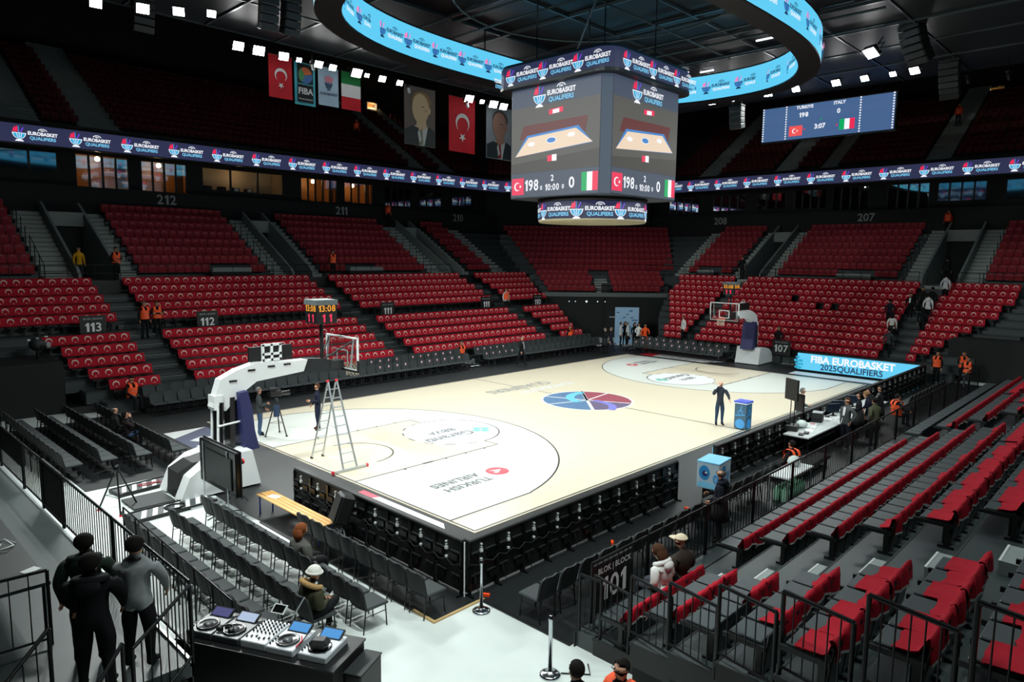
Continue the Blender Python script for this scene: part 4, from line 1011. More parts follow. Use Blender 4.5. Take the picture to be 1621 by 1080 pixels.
def chair(x, y, rz, lab, group, near=True, z=.012, tag=False):
    r = thing('banquet_chair', lab, 'chair', (x, y, z), rz, group)
    link(chair_mesh('seat'), 'seat', r); link(chair_mesh('backrest'), 'backrest', r)
    if near:
        for s in (-.21, .21):
            link(chair_mesh('front_leg'), 'leg', r, (0, s, 0)); link(chair_mesh('rear_leg'), 'leg', r, (0, s, 0)); link(chair_mesh('side_rail'), 'side_rail', r, (0, s, 0))
    else: link(chair_mesh('frame'), 'frame', r)
    if tag: link(chair_mesh('paper_tag'), 'paper_tag', r)
    return r
# rows behind the near baseline, beside the hoop
for j, (x, y0, n) in enumerate(((-19.85, 3.4, 14), (-18.95, 3.35, 14), (-18.05, 3.2, 14), (-17.1, 3.0, 14))):
    for i in range(n):
        chair(x, y0+.53*i, .0, 'black padded chair, %s from the hoop, in the %s row beside the striped ramps' % (ORD[i], ('rearmost', 'third', 'second', 'front')[j]), 'chairs in rows beside the hoop')
# rows behind the near LED board
rows = [(-17.02, -9.62, 8), (-18.05, -9.25, 12), (-18.9, -8.95, 11), (-19.72, -8.55, 11)]
for j, (x, y0, n) in enumerate(rows):
    for i in range(n):
        chair(x-.35, y0+.56*i, 0, 'black padded chair, %s from the belt post, in the %s row behind the baseline board' % (ORD[i], ('nearest', 'second', 'third', 'last')[j]), 'chairs in rows behind the board', True, .012 if j == 0 else .0)
# row along the near sideline
xs_ = [-15.85+.58*i for i in range(12)]+[-9.0+.6*i for i in range(5)]
for i, x in enumerate(xs_):
    chair(x, -11.35 if i < 12 else -11.25, PI/2, 'black padded chair, %s from the belt posts, behind the near sideline boards' % ORD[i], 'chairs behind the sideline boards', True, .012)
# rows of chairs on the far sideline (two deep) and at the far end
for j, (y, z0) in enumerate(((10.35, .012), (11.12, .2))):
    x = -14.9; i = 0
    while x < 14.8:
        if not (2.0 < x < 3.3):
            chair(x, y, -PI/2, 'dark chair, %s from the hoop, in the %s row along the far sideline' % (ORD[i], ('front', 'back')[j]), 'chairs along the far sideline', False, z0, tag=(-4.5 < x < 2 or 3 < x < 6.2) and i % 7 != 3)
            i += 1
        x += .545
MB().bx(-15.2, 2.0, 10.75, 11.4, .0, .2, BLACK).bx(3.3, 15, 10.75, 11.4, 0, .2, BLACK).build('chair_riser', floor)
for j, (x, z0) in enumerate(((15.35, .012), (16.15, .2))):
    for i in range(12):
        chair(x, 7.7-.56*i, PI, 'dark chair, %s from the tunnel, in the %s row behind the far basket' % (ORD[i], ('front', 'back')[j]), 'chairs behind the far basket', False, z0, tag=True)
MB().bx(15.75, 16.4, 1.2, 8.1, 0, .2, BLACK).build('chair_riser', floor)
for i in range(3): chair(17.6, -7.4-.56*i, PI, 'dark chair behind the blue end board, %s from its long black side' % ORD[2-i], 'chairs behind the end board', False)
for i in range(10): chair(7.6+.6*i, -11.2, PI/2, 'dark chair, %s beyond the scorers along the near sideline' % ORD[i], 'chairs at the far part of the near sideline', False)
# ------------------------------------------------------------------ basketball hoops
XZ = Matrix(((1, 0, 0, 0), (0, 0, -1, 0), (0, 1, 0, 0), (0, 0, 0, 1)))   # polygon x,y -> world x,z ; prism depth along -y
def slab(b, poly, w, m, y=0.0): return b.prism(poly, -w/2, w/2, m, Matrix.Translation((0, y, 0)) @ XZ)
def hoop(lab, s):
    r = thing('basketball_hoop', lab, 'hoop', (-16.9*s, 0, .012), 0 if s > 0 else PI, None)
    X = lambda poly: [(x+16.9, z) for x, z in poly]
    HW = mat('hoop_white', (228, 232, 232), .4)
    base = [(-16.0, .05), (-16.22, 1.05), (-16.9, 1.05), (-17.5, .92), (-17.95, .62), (-18.2, .05)]
    b = MB(); slab(b, X(base), .42, HW, .55); slab(b, X(base), .42, HW, -.55); slab(b, X([(-16.0, .05), (-16.22, 1.05), (-16.5, 1.05), (-16.5, .05)]), .7, HW); b.build('base', r)
    b = MB(); slab(b, X([(-16.5, .05), (-16.5, .98), (-17.7, .9), (-18.1, .7), (-18.15, .05)]), .68, BLACK); b.build('counterweight', r)
    b = MB(); slab(b, X([(-15.83, .95), (-15.95, 1.5), (-16.0, 2.1), (-16.12, 2.66), (-16.36, 2.63), (-16.28, .95)]), .78, NAVY); b.build('pole_padding', r)
    b = MB(); slab(b, X([(-16.45, 1.0), (-16.42, 2.5), (-16.55, 2.5), (-16.6, 1.0)]), .4, BLACKG); b.build('mast', r)
    b = MB()
    for y in (-.2, .2): b.tube([(.05, y, .95), (.1, y, 2.4)], .06, BLACKG, 8).tube([(-.05, y, .95), (.0, y, 2.35)], .035, HW, 8)
    b.tube([(-.05, -.25, 1.75), (.6, -.25, 1.8)], .03, HW, 6); b.build('lift_ram', r)
    arm = [(-17.04, 2.28), (-16.67, 2.13), (-16.45, 2.35), (-16.08, 2.64), (-15.74, 2.86), (-14.25, 2.99), (-14.11, 3.34), (-15.0, 3.34), (-15.77, 3.39), (-16.3, 3.25), (-16.79, 3.03)]
    b = MB(); slab(b, X(arm), .34, HW)
    for x, z in ((-16.45, 2.95), (-15.9, 3.2), (-15.3, 3.25), (-14.8, 3.26)): b.bx(x+16.8, x+17.02, -.19, -.165, z-.02, z+.03, BLACK)
    b.bx(-.1, .15, -.2, .2, 2.2, 2.6, HW); b.build('arm', r)
    b = MB(); slab(b, X([(-14.3, 2.97), (-12.9, 2.86), (-12.9, 3.12), (-13.5, 3.3), (-14.15, 3.36)]), .26, mat('hoop_black', (34, 38, 40), .4)); b.build('boom', r)
    b = MB(); b.box((1.7, .03, 3.62), (1.34, .08, .42), BLACK); b.build('shot_clock', r)
    b = MB()
    for x in (-.27, 0, .27): b.box((1.7+x, -.04, 3.64), (.07, .06, .5), HW)
    for z in (3.43, 3.6, 3.87): b.box((1.7, -.04, z), (.6, .06, .07), HW)
    b.build('shot_clock_frame', r)
    G = mat('backboard_glass', (250, 252, 252), .03, trans=1.0)
    MB().box((4.1, 0, 3.425), (.02, 1.8, 1.05), G).build('backboard', r)
    b = MB()
    for y in (-.88, .88): b.box((4.1, y, 3.425), (.05, .05, 1.05), HW)
    for z in (2.92, 3.93): b.box((4.1, 0, z), (.05, 1.8, .05), HW)
    b.build('backboard_frame', r)
    b = MB()
    for y in (-.3, .3): b.box((4.115, y, 3.28), (.012, .05, .45), HW)
    for z in (3.075, 3.5): b.box((4.115, 0, z), (.012, .64, .05), HW)
    b.build('target_square', r)
    b = MB(); b.box((4.1, 0, 2.89), (.07, 1.84, .06), BLACK)
    for y in (-.9, .9): b.box((4.1, y, 3.06), (.07, .05, .36), BLACK)
    b.build('edge_padding', r)
    b = MB(); b.tube([(4.07, -.7, 3.9), (3.95, -.7, 3.0)], .03, ALU, 6).tube([(4.07, .7, 3.9), (3.95, .7, 3.0)], .03, ALU, 6).tube([(4.05, -.7, 3.85), (3.3, 0, 3.2)], .03, DARK, 6).tube([(4.05, .7, 3.85), (3.3, 0, 3.2)], .03, DARK, 6).bx(3.6, 4.06, -.15, .15, 2.95, 3.2, DARK); b.build('backboard_brace', r)
    b = MB(); c = (4.475, 0, 3.05); RO = mat('rim_orange', (235, 80, 40), .4)
    b.tube([(c[0]+.23*math.cos(2*PI*i/20), .23*math.sin(2*PI*i/20), 3.05) for i in range(21)], .012, RO, 6); b.bx(4.11, 4.26, -.1, .1, 3.0, 3.06, RO); b.build('rim', r)
    b = MB(); NM = mat('net_cord', (235, 225, 205), .8)
    for i in range(12):
        for dr in (1, -1):
            pts = []
            for k in range(6):
                a = 2*PI*(i+dr*k*.5)/12; rr = .225-.022*k+.0035*k*k; pts.append((c[0]+rr*math.cos(a), rr*math.sin(a), 3.04-.08*k))
            b.tube(pts, .005, NM, 3)
    b.build('net', r)
    b = MB(); b.tube([(3.38, 0, 3.3), (3.38, 0, 4.4)], .06, BLACK, 8); b.build('clock_post', r)
    ck = MB().box((3.38, 0, 4.76), (.7, .7, .72), BLACK, None, 0, .02).box((3.38, 0, 5.05), (.74, .74, .16), mat('clock_cap', (90, 98, 100), .5)).build('game_clock', r)
    for a in range(4):
        T = Matrix.Translation((3.38, 0, 4.76)) @ Matrix.Rotation(a*PI/2, 4, 'Z') @ frame((.355, 0, 0), (0, 1, 0), (0, 0, 1))
        MB().text('13:08', .27, E_AMBER, T, 0, .1, .0, bold=.012).text('1 1', .34, E_RED, T, 0, -.2, .0, bold=.012).build('clock_digits', ck)
    return r
hoop('white basketball hoop with navy padding beside the floor-standing black screen', 1)
hoop('white basketball hoop with navy padding at the far end by the 107 sign', -1)

# ------------------------------------------------------------------ LED boards at floor level, black backs towards the camera
BM = {}
def module_mesh(w):
    w = round(w, 3)
    if w in BM: return BM[w]
    b = MB(); b.bx(-w/2, w/2, 0, .1, .06, 1.06, BLACK)
    for x in (-w/2+.02, w/2-.02): b.bx(x-.02, x+.02, -.05, 0, .03, 1.06, BLACKG)
    b.bx(-w/2, w/2, -.05, 0, .55, .59, BLACKG)
    for x, z in ((-.25, .82), (.2, .82), (-.2, .38), (.24, .36)): b.bx(x-.14, x+.14, -.035, 0, z, z+.025, DARK); b.bx(x-.1, x+.1, -.06, 0, z-.14, z-.02, BLACKG)
    for z, s in ((.97, .016), (.91, .012), (.84, .03), (.66, .02)): b.bx(-.06-s, -.06+s, -.045, 0, z-s, z+s, WHITE)
    b.tube([(-w/2, -.07, .66), (-w/4, -.09, .6), (0, -.08, .66), (w/4, -.09, .58), (w/2, -.07, .66)], .008, DARK, 4)
    b.tube([(-.3, -.07, .5), (-.26, -.12, .2), (-.2, -.1, .06)], .008, DARK, 4)
    BM[w] = b.mesh('module'); return BM[w]
def board(lab, p, q, face=None):
    # p -> q with the back (black) side on the right-hand side of travel
    p = Vector((p[0], p[1], 0)); q = Vector((q[0], q[1], 0)); d = (q-p); l = d.length; rz = math.atan2(d.y, d.x)
    r = thing('led_perimeter_board', lab, 'led board', (p.x, p.y, .012), rz, 'LED boards around the court')
    n = max(1, round(l/.8)); w = l/n
    for i in range(n): link(module_mesh(w), 'module', r, (w*(i+.5), 0, 0))
    MB().box((l/2, .04, 1.09), (l, .16, .07), BLACK, None, 0, .02).build('top_cushion', r)
    MB().bx(0, l, .1, .115, .1, 1.05, face or E_CYAN).build('screen', r)
    b = MB()
    for i in range(n+1): b.bx(w*i-.02, w*i+.02, -.16, .05, .0, .03, BLACKG)
    b.build('foot_bar', r)
    return r
SOFTW = em('led_soft_white', (235, 235, 240))
board('black-backed LED board behind the near basket, running up to the taut white corner', (-16.3, -3.25), (-16.3, -9.62), SOFTW)
board('black-backed LED board along the near sideline between the white corner and the gap', (-16.25, -9.72), (-8.6, -9.72), SOFTW)
board('black-backed LED board along the sideline beyond the blue cube, past the scorers', (-6.5, -9.75), (16.1, -9.75), E_CYAN)
r = board('bright cyan LED board at the far end with the event name in lettering', (16.2, -9.65), (16.2, -3.1), E_CYAN)
T = frame((6.5/2+.2, .12, .0), (-1, 0, 0), (0, 0, 1))
b = MB(); b.text('FIBA EUROBASKET', .55, E_WHITE, T, -.1, .74, .006, bold=.035, sx=.98); b.text('2025QUALIFIERS', .47, E_DNAVY, T, -.1, .33, .006, bold=.02, sx=.98); b.build('event_lettering', r)
b = MB()
for i in range(14): b.disc(.06+.02*(i % 3), em('led_teal', (40, 165, 200)), T, .006, 6, (-3.2+.11*(i % 4)+.05*(i//4 % 2), .2+.2*(i//4)))
b.build('corner_pattern', r)
MB().tube([(-16.33, -9.7, .02), (-16.33, -9.7, 1.12)], .014, HEM, 6).build('corner_edge', floor)

# ------------------------------------------------------------------ barriers
BAR = {}
def barrier(lab, p, q, z0, z1=None, h=1.08, step=.145, group=None, r0=.022, ends=(1, 1), bow=False):
    z1 = z0 if z1 is None else z1
    p = Vector((p[0], p[1], z0)); q = Vector((q[0], q[1], z1)); d = q-p; l = Vector((d.x, d.y, 0)).length; rz = math.atan2(d.y, d.x); sl = d.z/l
    r = thing('barrier', lab, 'railing', p, rz, group)
    if ends[0]: MB().tube([(0, 0, 0), (0, 0, h)], r0*1.2, STEEL, 6).build('post', r)
    if ends[1]: MB().tube([(l, 0, d.z), (l, 0, d.z+h)], r0*1.2, STEEL, 6).build('post', r)
    MB().tube([(0, 0, h), (l*.5, 0, h+d.z*.5), (l, 0, h+d.z)], r0*1.15, STEEL, 6).build('top_rail', r)
    MB().tube([(0, 0, .1), (l, 0, .1+d.z)], r0*.9, STEEL, 5).build('bottom_rail', r)
    n = max(2, round(l/step)); k = round(h, 2)
    if k not in BAR: BAR[k] = MB().tube([(0, 0, .1), (0, 0, h)], .009, STEEL, 5).mesh('bar')
    for i in range(1, n): link(BAR[k], 'bar', r, (l*i/n, 0, d.z*i/n))
    return r
z0 = .28
xp = [-15.75, -14.0, -11.75, -9.5, -7.25, -5.0, -2.75, -.5, 1.75, 4.0, 6.25, 8.5, 10.75, 13.0, 15.2]
for i in range(len(xp)-1):
    bl = barrier('black crowd barrier in front of the near stand, %s from the BLOCK 101 end' % ORD[i], (xp[i], -12.3), (xp[i+1]-.06, -12.3), z0, None, 1.08, .15, 'crowd barriers before the near stand')
    if i == 0:
        MB().bx(.02, 1.2, .0, .05, .12, 1.0, BLACK).build('sign_panel', bl)
        T = frame((.62, -.03, .52), (1, 0, 0), (0, 0, 1)); MB().text('BLOK | BLOCK', .15, WHITE, T, 0, .36, .004, bold=.01).text('101', .58, WHITE, T, 0, -.02, .004, bold=.012).build('sign_lettering', bl)
pts = [(-16.05, -12.36), (-15.95, -12.6), (-16.25, -13.45), (-16.6, -14.38), (-16.95, -15.28), (-17.3, -16.2), (-17.6, -17.1), (-17.9, -18.0)]
rr = [(-16.1, -12.3, .28, -16.2, -12.72, .28)]
ends_ = [(-15.93, -12.5), (-16.2, -13.4), (-16.56, -14.35), (-16.88, -15.25), (-17.25, -16.2), (-17.5, -17.15), (-17.8, -18.1)]
barrier('short black railing at the corner of the near stand by the white floor', (-16.08, -12.3), (-16.05, -12.72), .28, None, 1.0, .11, 'end railings of the near stand')
for k in range(7):
    x, y = ends_[k]; x -= .12 if k > 1 else 0
    barrier('black railing closing row %s at the open end of the near stand' % ('one', 'two', 'three', 'four', 'five', 'six', 'seven')[k], (x, y), (x-.16, y-.80), .28+.39*k, None, 1.0, .13, 'end railings of the near stand')
# press platform with its railings
PLT = mat('platform_floor', (70, 78, 78), .45, noise=.15, scale=1.5)
pl = MB().bx(-30, -21.5, -9.95, 9, .85, 1.05, PLT).bx(-21.52, -21.5, -9.95, 9, 0, 1.06, BLACK).bx(-21.54, -21.5, -9.95, 9, 1.0, 1.09, ALU).build('platform_floor'); pl['kind'] = 'structure'
fy = [4.6, 2.25, -.2, -1.95, -3.5, -6.6, -9.85]
nm = ['farthest', 'second', 'third', 'cloth-covered', 'fifth', 'last']
for i in range(6):
    bl = barrier('black barrier along the press platform edge, %s one towards the standing men' % nm[i], (-21.45, fy[i]), (-21.45, fy[i+1]+.05), 1.05, None, 1.08, .14, 'barriers of the press platform')
    if i == 3: 
        l = abs(fy[i]-fy[i+1]); MB().bx(.0, l-.05, .015, .04, .0, 1.1, WALLB).build('cloth_screen', bl)
    if i == 1: MB().bx(.0, 2.3, .015, .035, .45, 1.05, WALLB).build('cloth_screen', bl)
barrier('black stair railing rising towards the platform fence beside the men', (-22.4, -10.5), (-21.5, -9.95), .75, 1.05, 1.1, .16, 'stair railings by the platform')
barrier('black railing with rounded end at the platform table', (-23.6, -8.05), (-22.72, -8.12), 1.05, None, 1.1, .2, 'stair railings by the platform')
barrier('lower black railing below the one at the platform table', (-23.75, -10.5), (-23.1, -9.9), .75, 1.05, 1.1, .2, 'stair railings by the platform')
barrier('black stair railing between the men and the camera, nearest of all', (-23.3, -11.6), (-22.6, -10.85), .75, 1.05, 1.1, .17, 'stair railings by the platform')
st = MB().bx(-24.5, -21.6, -10.6, -9.95, .0, .85, BLACK).bx(-24.5, -21.8, -11.2, -10.6, 0, .6, BLACK).bx(-24.5, -22.0, -12.2, -11.2, 0, .35, BLACK).build('stair_block', pl)
t = thing('press_table', 'dark grey table on the press platform with cables and paper on it', 'table', (-22.95, -5.5, 1.05))
MB().bx(-.45, .35, -2.2, 2.0, .70, .75, mat('table_grey', (34, 39, 41), .4, noise=.08)).build('tabletop', t)
for x in (-.38, .28):
    for y in (-2.1, 1.9): MB().tube([(x, y, 0), (x, y, .7)], .025, STEEL, 6).build('leg', t)
o = MB().tube([(-.1, .2, .02), (.05, .1, .12), (.15, 0, .02), (.05, -.15, .06), (-.1, -.1, .02), (0, .1, .05)], .012, WHITE, 5).tube([(.2, .1, .01), (.1, .3, .03), (-.1, .3, .01)], .01, ALU, 5).build('cable_bundle', None, (-22.85, -5.9, 1.8)); o['label'] = 'tangle of pale cables lying on the dark press table'; o['category'] = 'cable'
o = MB().box((0, 0, .004), (.22, .16, .008), WHITE, None, .4).build('paper_sheet', None, (-22.72, -7.1, 1.8)); o['label'] = 'white paper sheet at the end of the dark press table'; o['category'] = 'paper'
thin_rail_jobs = [('low black rail behind the last chair row by the DJ desk', (-20.2, -2.9), (-20.35, -8.6), 0, 1.0, .8), ('low black rail behind the rearmost chair row beside the hoop', (-20.3, 10.6), (-20.3, 2.6), 0, 1.0, .8)]
# railings along the front of the upper stand and in the walkway; section signs
def thin_rail(lab, p, q, z, h, step, group):
    p = Vector((p[0], p[1], z)); q = Vector((q[0], q[1], z)); d = q-p; l = d.length
    r = thing('guard_rail', lab, 'railing', p, math.atan2(d.y, d.x), group)
    MB().tube([(0, 0, h), (l, 0, h)], .02, STEEL, 4).build('top_rail', r); MB().tube([(0, 0, h*.5), (l, 0, h*.5)], .015, STEEL, 4).build('middle_rail', r)
    n = max(1, round(l/step)); me = MB().tube([(0, 0, 0), (0, 0, h)], .018, STEEL, 4).mesh('post')
    for i in range(n+1): link(me, 'post', r, (l*i/n, 0, 0))
    return r
for a_ in thin_rail_jobs: thin_rail(*a_, None)
thin_rail('long thin guard rail along the front of section 212 and 211', (-26, 21.3), (10.4, 21.3), 4.95, .85, 1.2, 'front rails of the upper stand')
thin_rail('thin guard rail in front of the narrow section nearest the scoreboard', (11.8, 21.3), (19.2, 21.3), 4.95, .85, 1.2, 'front rails of the upper stand')
thin_rail('thin guard rail in front of the narrow section beside the corner stand', (26.8, 14.5), (26.8, 6.1), 4.95, .85, 1.2, 'front rails of the upper stand')
thin_rail('thin guard rail in front of the wide section beyond the far basket', (26.8, 4.3), (26.8, -6.5), 4.95, .85, 1.2, 'front rails of the upper stand')
thin_rail('thin guard rail beyond section 207, next to the dark stair opening', (26.8, -8.7), (26.8, -18), 4.95, .85, 1.2, 'front rails of the upper stand')
p0, p1 = diag(25.1, .2), diag(25.1, 9.3); thin_rail('thin guard rail on top of the tunnel wall below section 209', p0, p1, 3.4, .8, 1.2, 'front rails of the upper stand')
for i, (x0, x1) in enumerate(((-17.3, -14.2), (-12.6, -2.0), (-.4, 10.9), (12.5, 16.2))):
    thin_rail('thin black rail along the walkway, %s block from the curtained box' % ORD[i], (x0, 16.05), (x1, 16.05), L(5)[1], .8, .7, 'walkway rails')
def sign(txt, x, y, z, w, rz, lab, hs=.55):
    r = thing('section_sign', lab, 'sign', (x, y, z), rz)
    MB().bx(-w/2, w/2, -.03, .03, 0, .95, BLACK).build('panel', r)
    T = frame((0, -.035, .0), (1, 0, 0), (0, 0, 1)); MB().text('BLOK | BLOCK', .12, mat('sign_grey', (150, 155, 155), .6), T, 0, .8, .003).text(txt, hs, WHITE, T, 0, .4, .003, bold=.015).build('lettering', r)
sign('113', -15.5, 16.0, 2.7, 1.05, 0, 'black section sign 113 nearest the curtained box'); sign('112', -10.4, 16.0, 2.65, 1.05, 0, 'black section sign 112 beside the standing stewards')
sign('111', .6, 16.0, 2.65, 1.0, 0, 'black section sign numbered 111 by the steps nearer the hoop clock'); sign('111', 9.0, 16.0, 2.7, 1.0, 0, 'black section sign numbered 111 by the steps nearer sign 110'); sign('110', 14.4, 16.0, 2.65, 1.0, 0, 'black section sign numbered 110 near the dark tunnel wall')
sign('107', 17.9, -1.35, .55, 1.15, -PI/2, 'black section sign numbered 107 behind the far basket', .6)
MB().tube([(17.9, -1.35, 0), (17.9, -1.35, .56)], .04, STEEL, 6).build('sign_post', floor)
for i in range(8): thin_rail('low black rail in front of block 107, %s bay from the far basket' % ORD[i], (17.75, -2.0-.9*i), (17.75, -2.85-.9*i), 0, .95, .28, 'rails before block 107')
for k in range(7):
    for x in (-12.4+.3, -14.55, -3.55, -.0, 9.15, 13.15):
        pass
for i, x in enumerate((-15.85, -11.5, -3.6, -.02, 9.15, 13.2)):
    r = thing('stair_rail', 'black posts beside the upper stairs, %s flight from the yellow-jacketed person' % ORD[i], 'railing', (x, 22.5, 4.95), 0, 'stair posts of the upper stand'); me = None
    for k in range(8):
        me = me or MB().tube([(0, 0, 0), (0, 0, .85)], .025, STEEL, 4).mesh('post'); link(me, 'post', r, (0, .86*k-.3, .5*k))
    MB().tube([(0, -.3, .85), (0, .86*3-.3, .85+1.5)], .02, STEEL, 4).build('hand_rail', r)
for i, y in enumerate((11.1, 7.0, 3.45, -5.35, -9.95)):
    r = thing('stair_rail', 'black posts beside the end stand upper stairs, %s flight from section 209' % ORD[i], 'railing', (27.8, y, 4.95), 0, 'stair posts of the upper end stand'); me = None
    for k in range(8):
        me = me or MB().tube([(0, 0, 0), (0, 0, .85)], .025, STEEL, 4).mesh('post'); link(me, 'post', r, (.86*k-.3, 0, .5*k))
# ------------------------------------------------------------------ things on the floor
# step ladder
lad = thing('step_ladder', 'tall aluminium step ladder with red feet standing on the court', 'ladder', (-13.5, -.5, .04), -PI/2)
# local x points along -y of the court ; splayed legs
A = {}
for s in (-1, 1):
    b = MB(); b.tube([(-.95, s*.2, 0), (-.02, s*.14, 2.55)], .03, ALU, 6); b.build('rail', lad)
    b = MB(); b.tube([(.95, s*.24, .03), (.05, s*.15, 2.6)], .034, ALU, 6); b.build('rail', lad)
    MB().box((-.95, s*.2, .03), (.08, .06, .06), BLACK).build('foot', lad)
    MB().ball((.02, s*.15, 2.62), .05, RED, 8, 5).build('cap', lad)
for i in range(9):
    f = (i+.8)/9.6
    MB().box((-.95+.93*f, 0, 2.55*f), (.05, .4-.12*f, .025), ALU).build('rung', lad)
    MB().box((.95-.9*f, 0, .03+2.57*f), (.07, .48-.16*f, .025), ALU).build('rung', lad)
MB().box((.95, 0, .04), (.06, 1.2, .07), ALU).build('stabiliser', lad)
for s in (-1, 1): MB().box((.95, s*.6, .04), (.08, .06, .09), RED).build('foot', lad)
MB().tube([(-.5, 0, 1.2), (.5, 0, 1.15)], .008, ALU, 4).build('strap', lad)
# bench
r = thing('wooden_bench', 'wooden slatted bench with blue legs beside the black LED board', 'bench', (-16.92, -4.3, .012), 0)
for i in range(4): MB().box((-.165+.11*i, 0, .50), (.095, 3.0, .03), WOODB, ch=.006).build('slat', r)
for y in (-1.4, 1.4):
    for x in (-.17, .17): MB().tube([(x, y, 0), (x, y, .48)], .022, mat('bench_blue', (40, 55, 130), .4), 8).build('leg', r)
    MB().bx(-.2, .2, y-.02, y+.02, .46, .485, mat('bench_blue', (0, 0, 0))).build('leg_rail', r)
o = MB().box((0, 0, .003), (.2, .3, .006), WHITE, None, .3).build('paper_sheet', None, (-16.9, -3.3, .527)); o['label'] = 'white paper with print lying at the end of the wooden bench'; o['category'] = 'paper'
# floor monitor loudspeaker
r = thing('floor_loudspeaker', 'black wedge loudspeaker on a stand by the bench end', 'loudspeaker', (-16.62, -5.95, .012), -.3)
Q = Matrix.Translation((0, 0, .85)) @ Matrix.Rotation(.35, 4, 'Y')
MB().box((0, 0, 0), (.34, .45, .68), BLACK, Q, 0, .05).build('cabinet', r); MB().box((-.18, 0, 0), (.02, .40, .6), DARK, Q, 0, .005).build('grille', r)
MB().tube([(0, 0, .5), (0, 0, .25)], .03, STEEL, 6).tube([(0, 0, .4), (.3, .2, 0)], .015, STEEL, 5).tube([(0, 0, .4), (-.3, .2, 0)], .015, ALU, 5).tube([(0, 0, .4), (0, -.35, 0)], .015, ALU, 5).build('tripod', r)
# floor-standing screen
r = thing('floor_standing_screen', 'large black screen on thin posts beside the near hoop base', 'television', (-17.75, -2.15, 0), 0)
MB().box((0, 0, 1.22), (.12, 2.1, 1.12), BLACKG, None, 0, .02).build('panel', r); MB().box((.07, 0, 1.22), (.03, 2.16, 1.18), BLACK, None, 0, .01).build('bezel', r); MB().box((-.075, -.1, 1.2), (.04, 1.5, .8), mat('screen_back', (32, 36, 36), .4), None, 0, .015).build('rear_cover', r)
for y in (-.62, .78):
    MB().tube([(-.08, y, .05), (-.08, y, 1.74)], .016, ALU, 6).build('post', r); MB().bx(-.45, .35, y-.03, y+.03, 0, .05, ALU).build('foot', r)
r = thing('stand_camera', 'small black camera on a stand beside the near hoop base', 'camera', (-17.1, -1.55, .012), .2)
MB().tube([(0, 0, .05), (0, 0, .95)], .018, STEEL, 6).tube([(0, 0, .3), (.25, .2, 0)], .012, STEEL, 5).tube([(0, 0, .3), (.2, -.25, 0)], .012, STEEL, 5).tube([(0, 0, .3), (-.3, 0, 0)], .012, STEEL, 5).build('stand', r)
MB().tube([(-.25, 0, 1.0), (.22, 0, 1.02)], .07, BLACK, 8).build('body', r); MB().tube([(.22, 0, 1.02), (.26, 0, 1.02)], .075, RED, 10).build('lens_ring', r)
# striped ramps and the black centre box behind the hoop
STW = mat('ramp_white', (225, 228, 228), .5); STG = mat('ramp_grey', (70, 76, 78), .5)
for lab, x0, y0, l, w, rz in (('striped grey and white ramp panel lying behind the hoop, next to the chair rows', -19.2, 1.15, 1.55, .62, .12), ('striped grey and white ramp panel lying in front of the screen posts', -19.45, -1.1, 1.95, .62, .06)):
    r = thing('striped_ramp', lab, 'ramp', (x0, y0, 0), rz, 'striped ramp panels')
    MB().bx(0, l, -w/2, w/2, .0, .07, STG).build('panel', r); MB().bx(-.02, l, -w/2-.03, -w/2, 0, .1, BLACK).bx(-.02, l, w/2, w/2+.03, 0, .1, BLACK).bx(-.03, 0, -w/2, w/2, 0, .1, BLACK).build('edge_trim', r)
    n = int(l/.27)
    for i in range(n): MB().flat([(.05+.27*i, -w/2+.03), (.17+.27*i, -w/2+.03), (.17+.27*i+.25 if i < n-1 else l-.02, w/2-.03), (.05+.27*i+.25 if i < n-1 else l-.08, w/2-.03)], STW, None, .075).build('stripe', r)
o = MB().box((0, 0, .03), (1.0, 1.0, .06), DARK).build('rubber_mat', None, (-18.75, .0, 0)); o['label'] = 'dark rubber mat lying between the two striped ramps'; o['category'] = 'mat'
o = MB().tube([(.25*math.cos(a*.7), .2*math.sin(a*.7), .02+.002*a) for a in range(20)], .018, BLACK, 5).build('cable_coil', None, (-18.5, -1.15, .08)); o['label'] = 'coil of black cable lying on a striped ramp'; o['category'] = 'cable'
o = MB().tube([(0, 0, .015), (.3, .2, .015), (.5, -.1, .015), (.2, -.35, .015), (.7, -.4, .015), (.9, .1, .015), (.4, .3, .03), (.1, -.2, .03)], .014, BLACK, 5).build('loose_cable', None, (-18.2, -2.4, 0)); o['label'] = 'loose black cable curled on the floor under the screen'; o['category'] = 'cable'
o = MB().tube([(.3*math.cos(a*.5), .13*math.sin(a*.5)+.02*a, .1) for a in range(14)], .016, mat('red_hose', (150, 40, 45), .5), 5).build('red_cable', None, (-18.3, 1.1, 0)); o['label'] = 'red cable looped on the striped ramp behind the hoop'; o['category'] = 'cable'
# tripods and television camera
def tripod(par, h, sp, m, rot=0.0):
    for i in range(3):
        a = rot+2*PI*i/3; MB().tube([(.04*math.cos(a), .04*math.sin(a), h), (sp*math.cos(a), sp*math.sin(a), .02)], .022, m, 6).build('leg', par)
        MB().box((sp*math.cos(a), sp*math.sin(a), .02), (.06, .06, .04), RED if m is STEEL else BLACK, None, a).build('foot', par)
    MB().tube([(sp*.6*math.cos(rot), sp*.6*math.sin(rot), h*.38), (sp*.6*math.cos(rot+2.1), sp*.6*math.sin(rot+2.1), h*.38), (sp*.6*math.cos(rot+4.2), sp*.6*math.sin(rot+4.2), h*.38), (sp*.6*math.cos(rot), sp*.6*math.sin(rot), h*.38)], .008, m, 4).build('spreader', par)
    MB().lathe([(.05, h-.05), (.08, h), (.08, h+.1), (.04, h+.14)], m, 10).build('head', par)
r = thing('camera_tripod', 'empty black camera tripod with red feet on the pale floor by the fence', 'tripod', (-19.5, -.15, 0)); tripod(r, 1.05, .5, STEEL, .3)
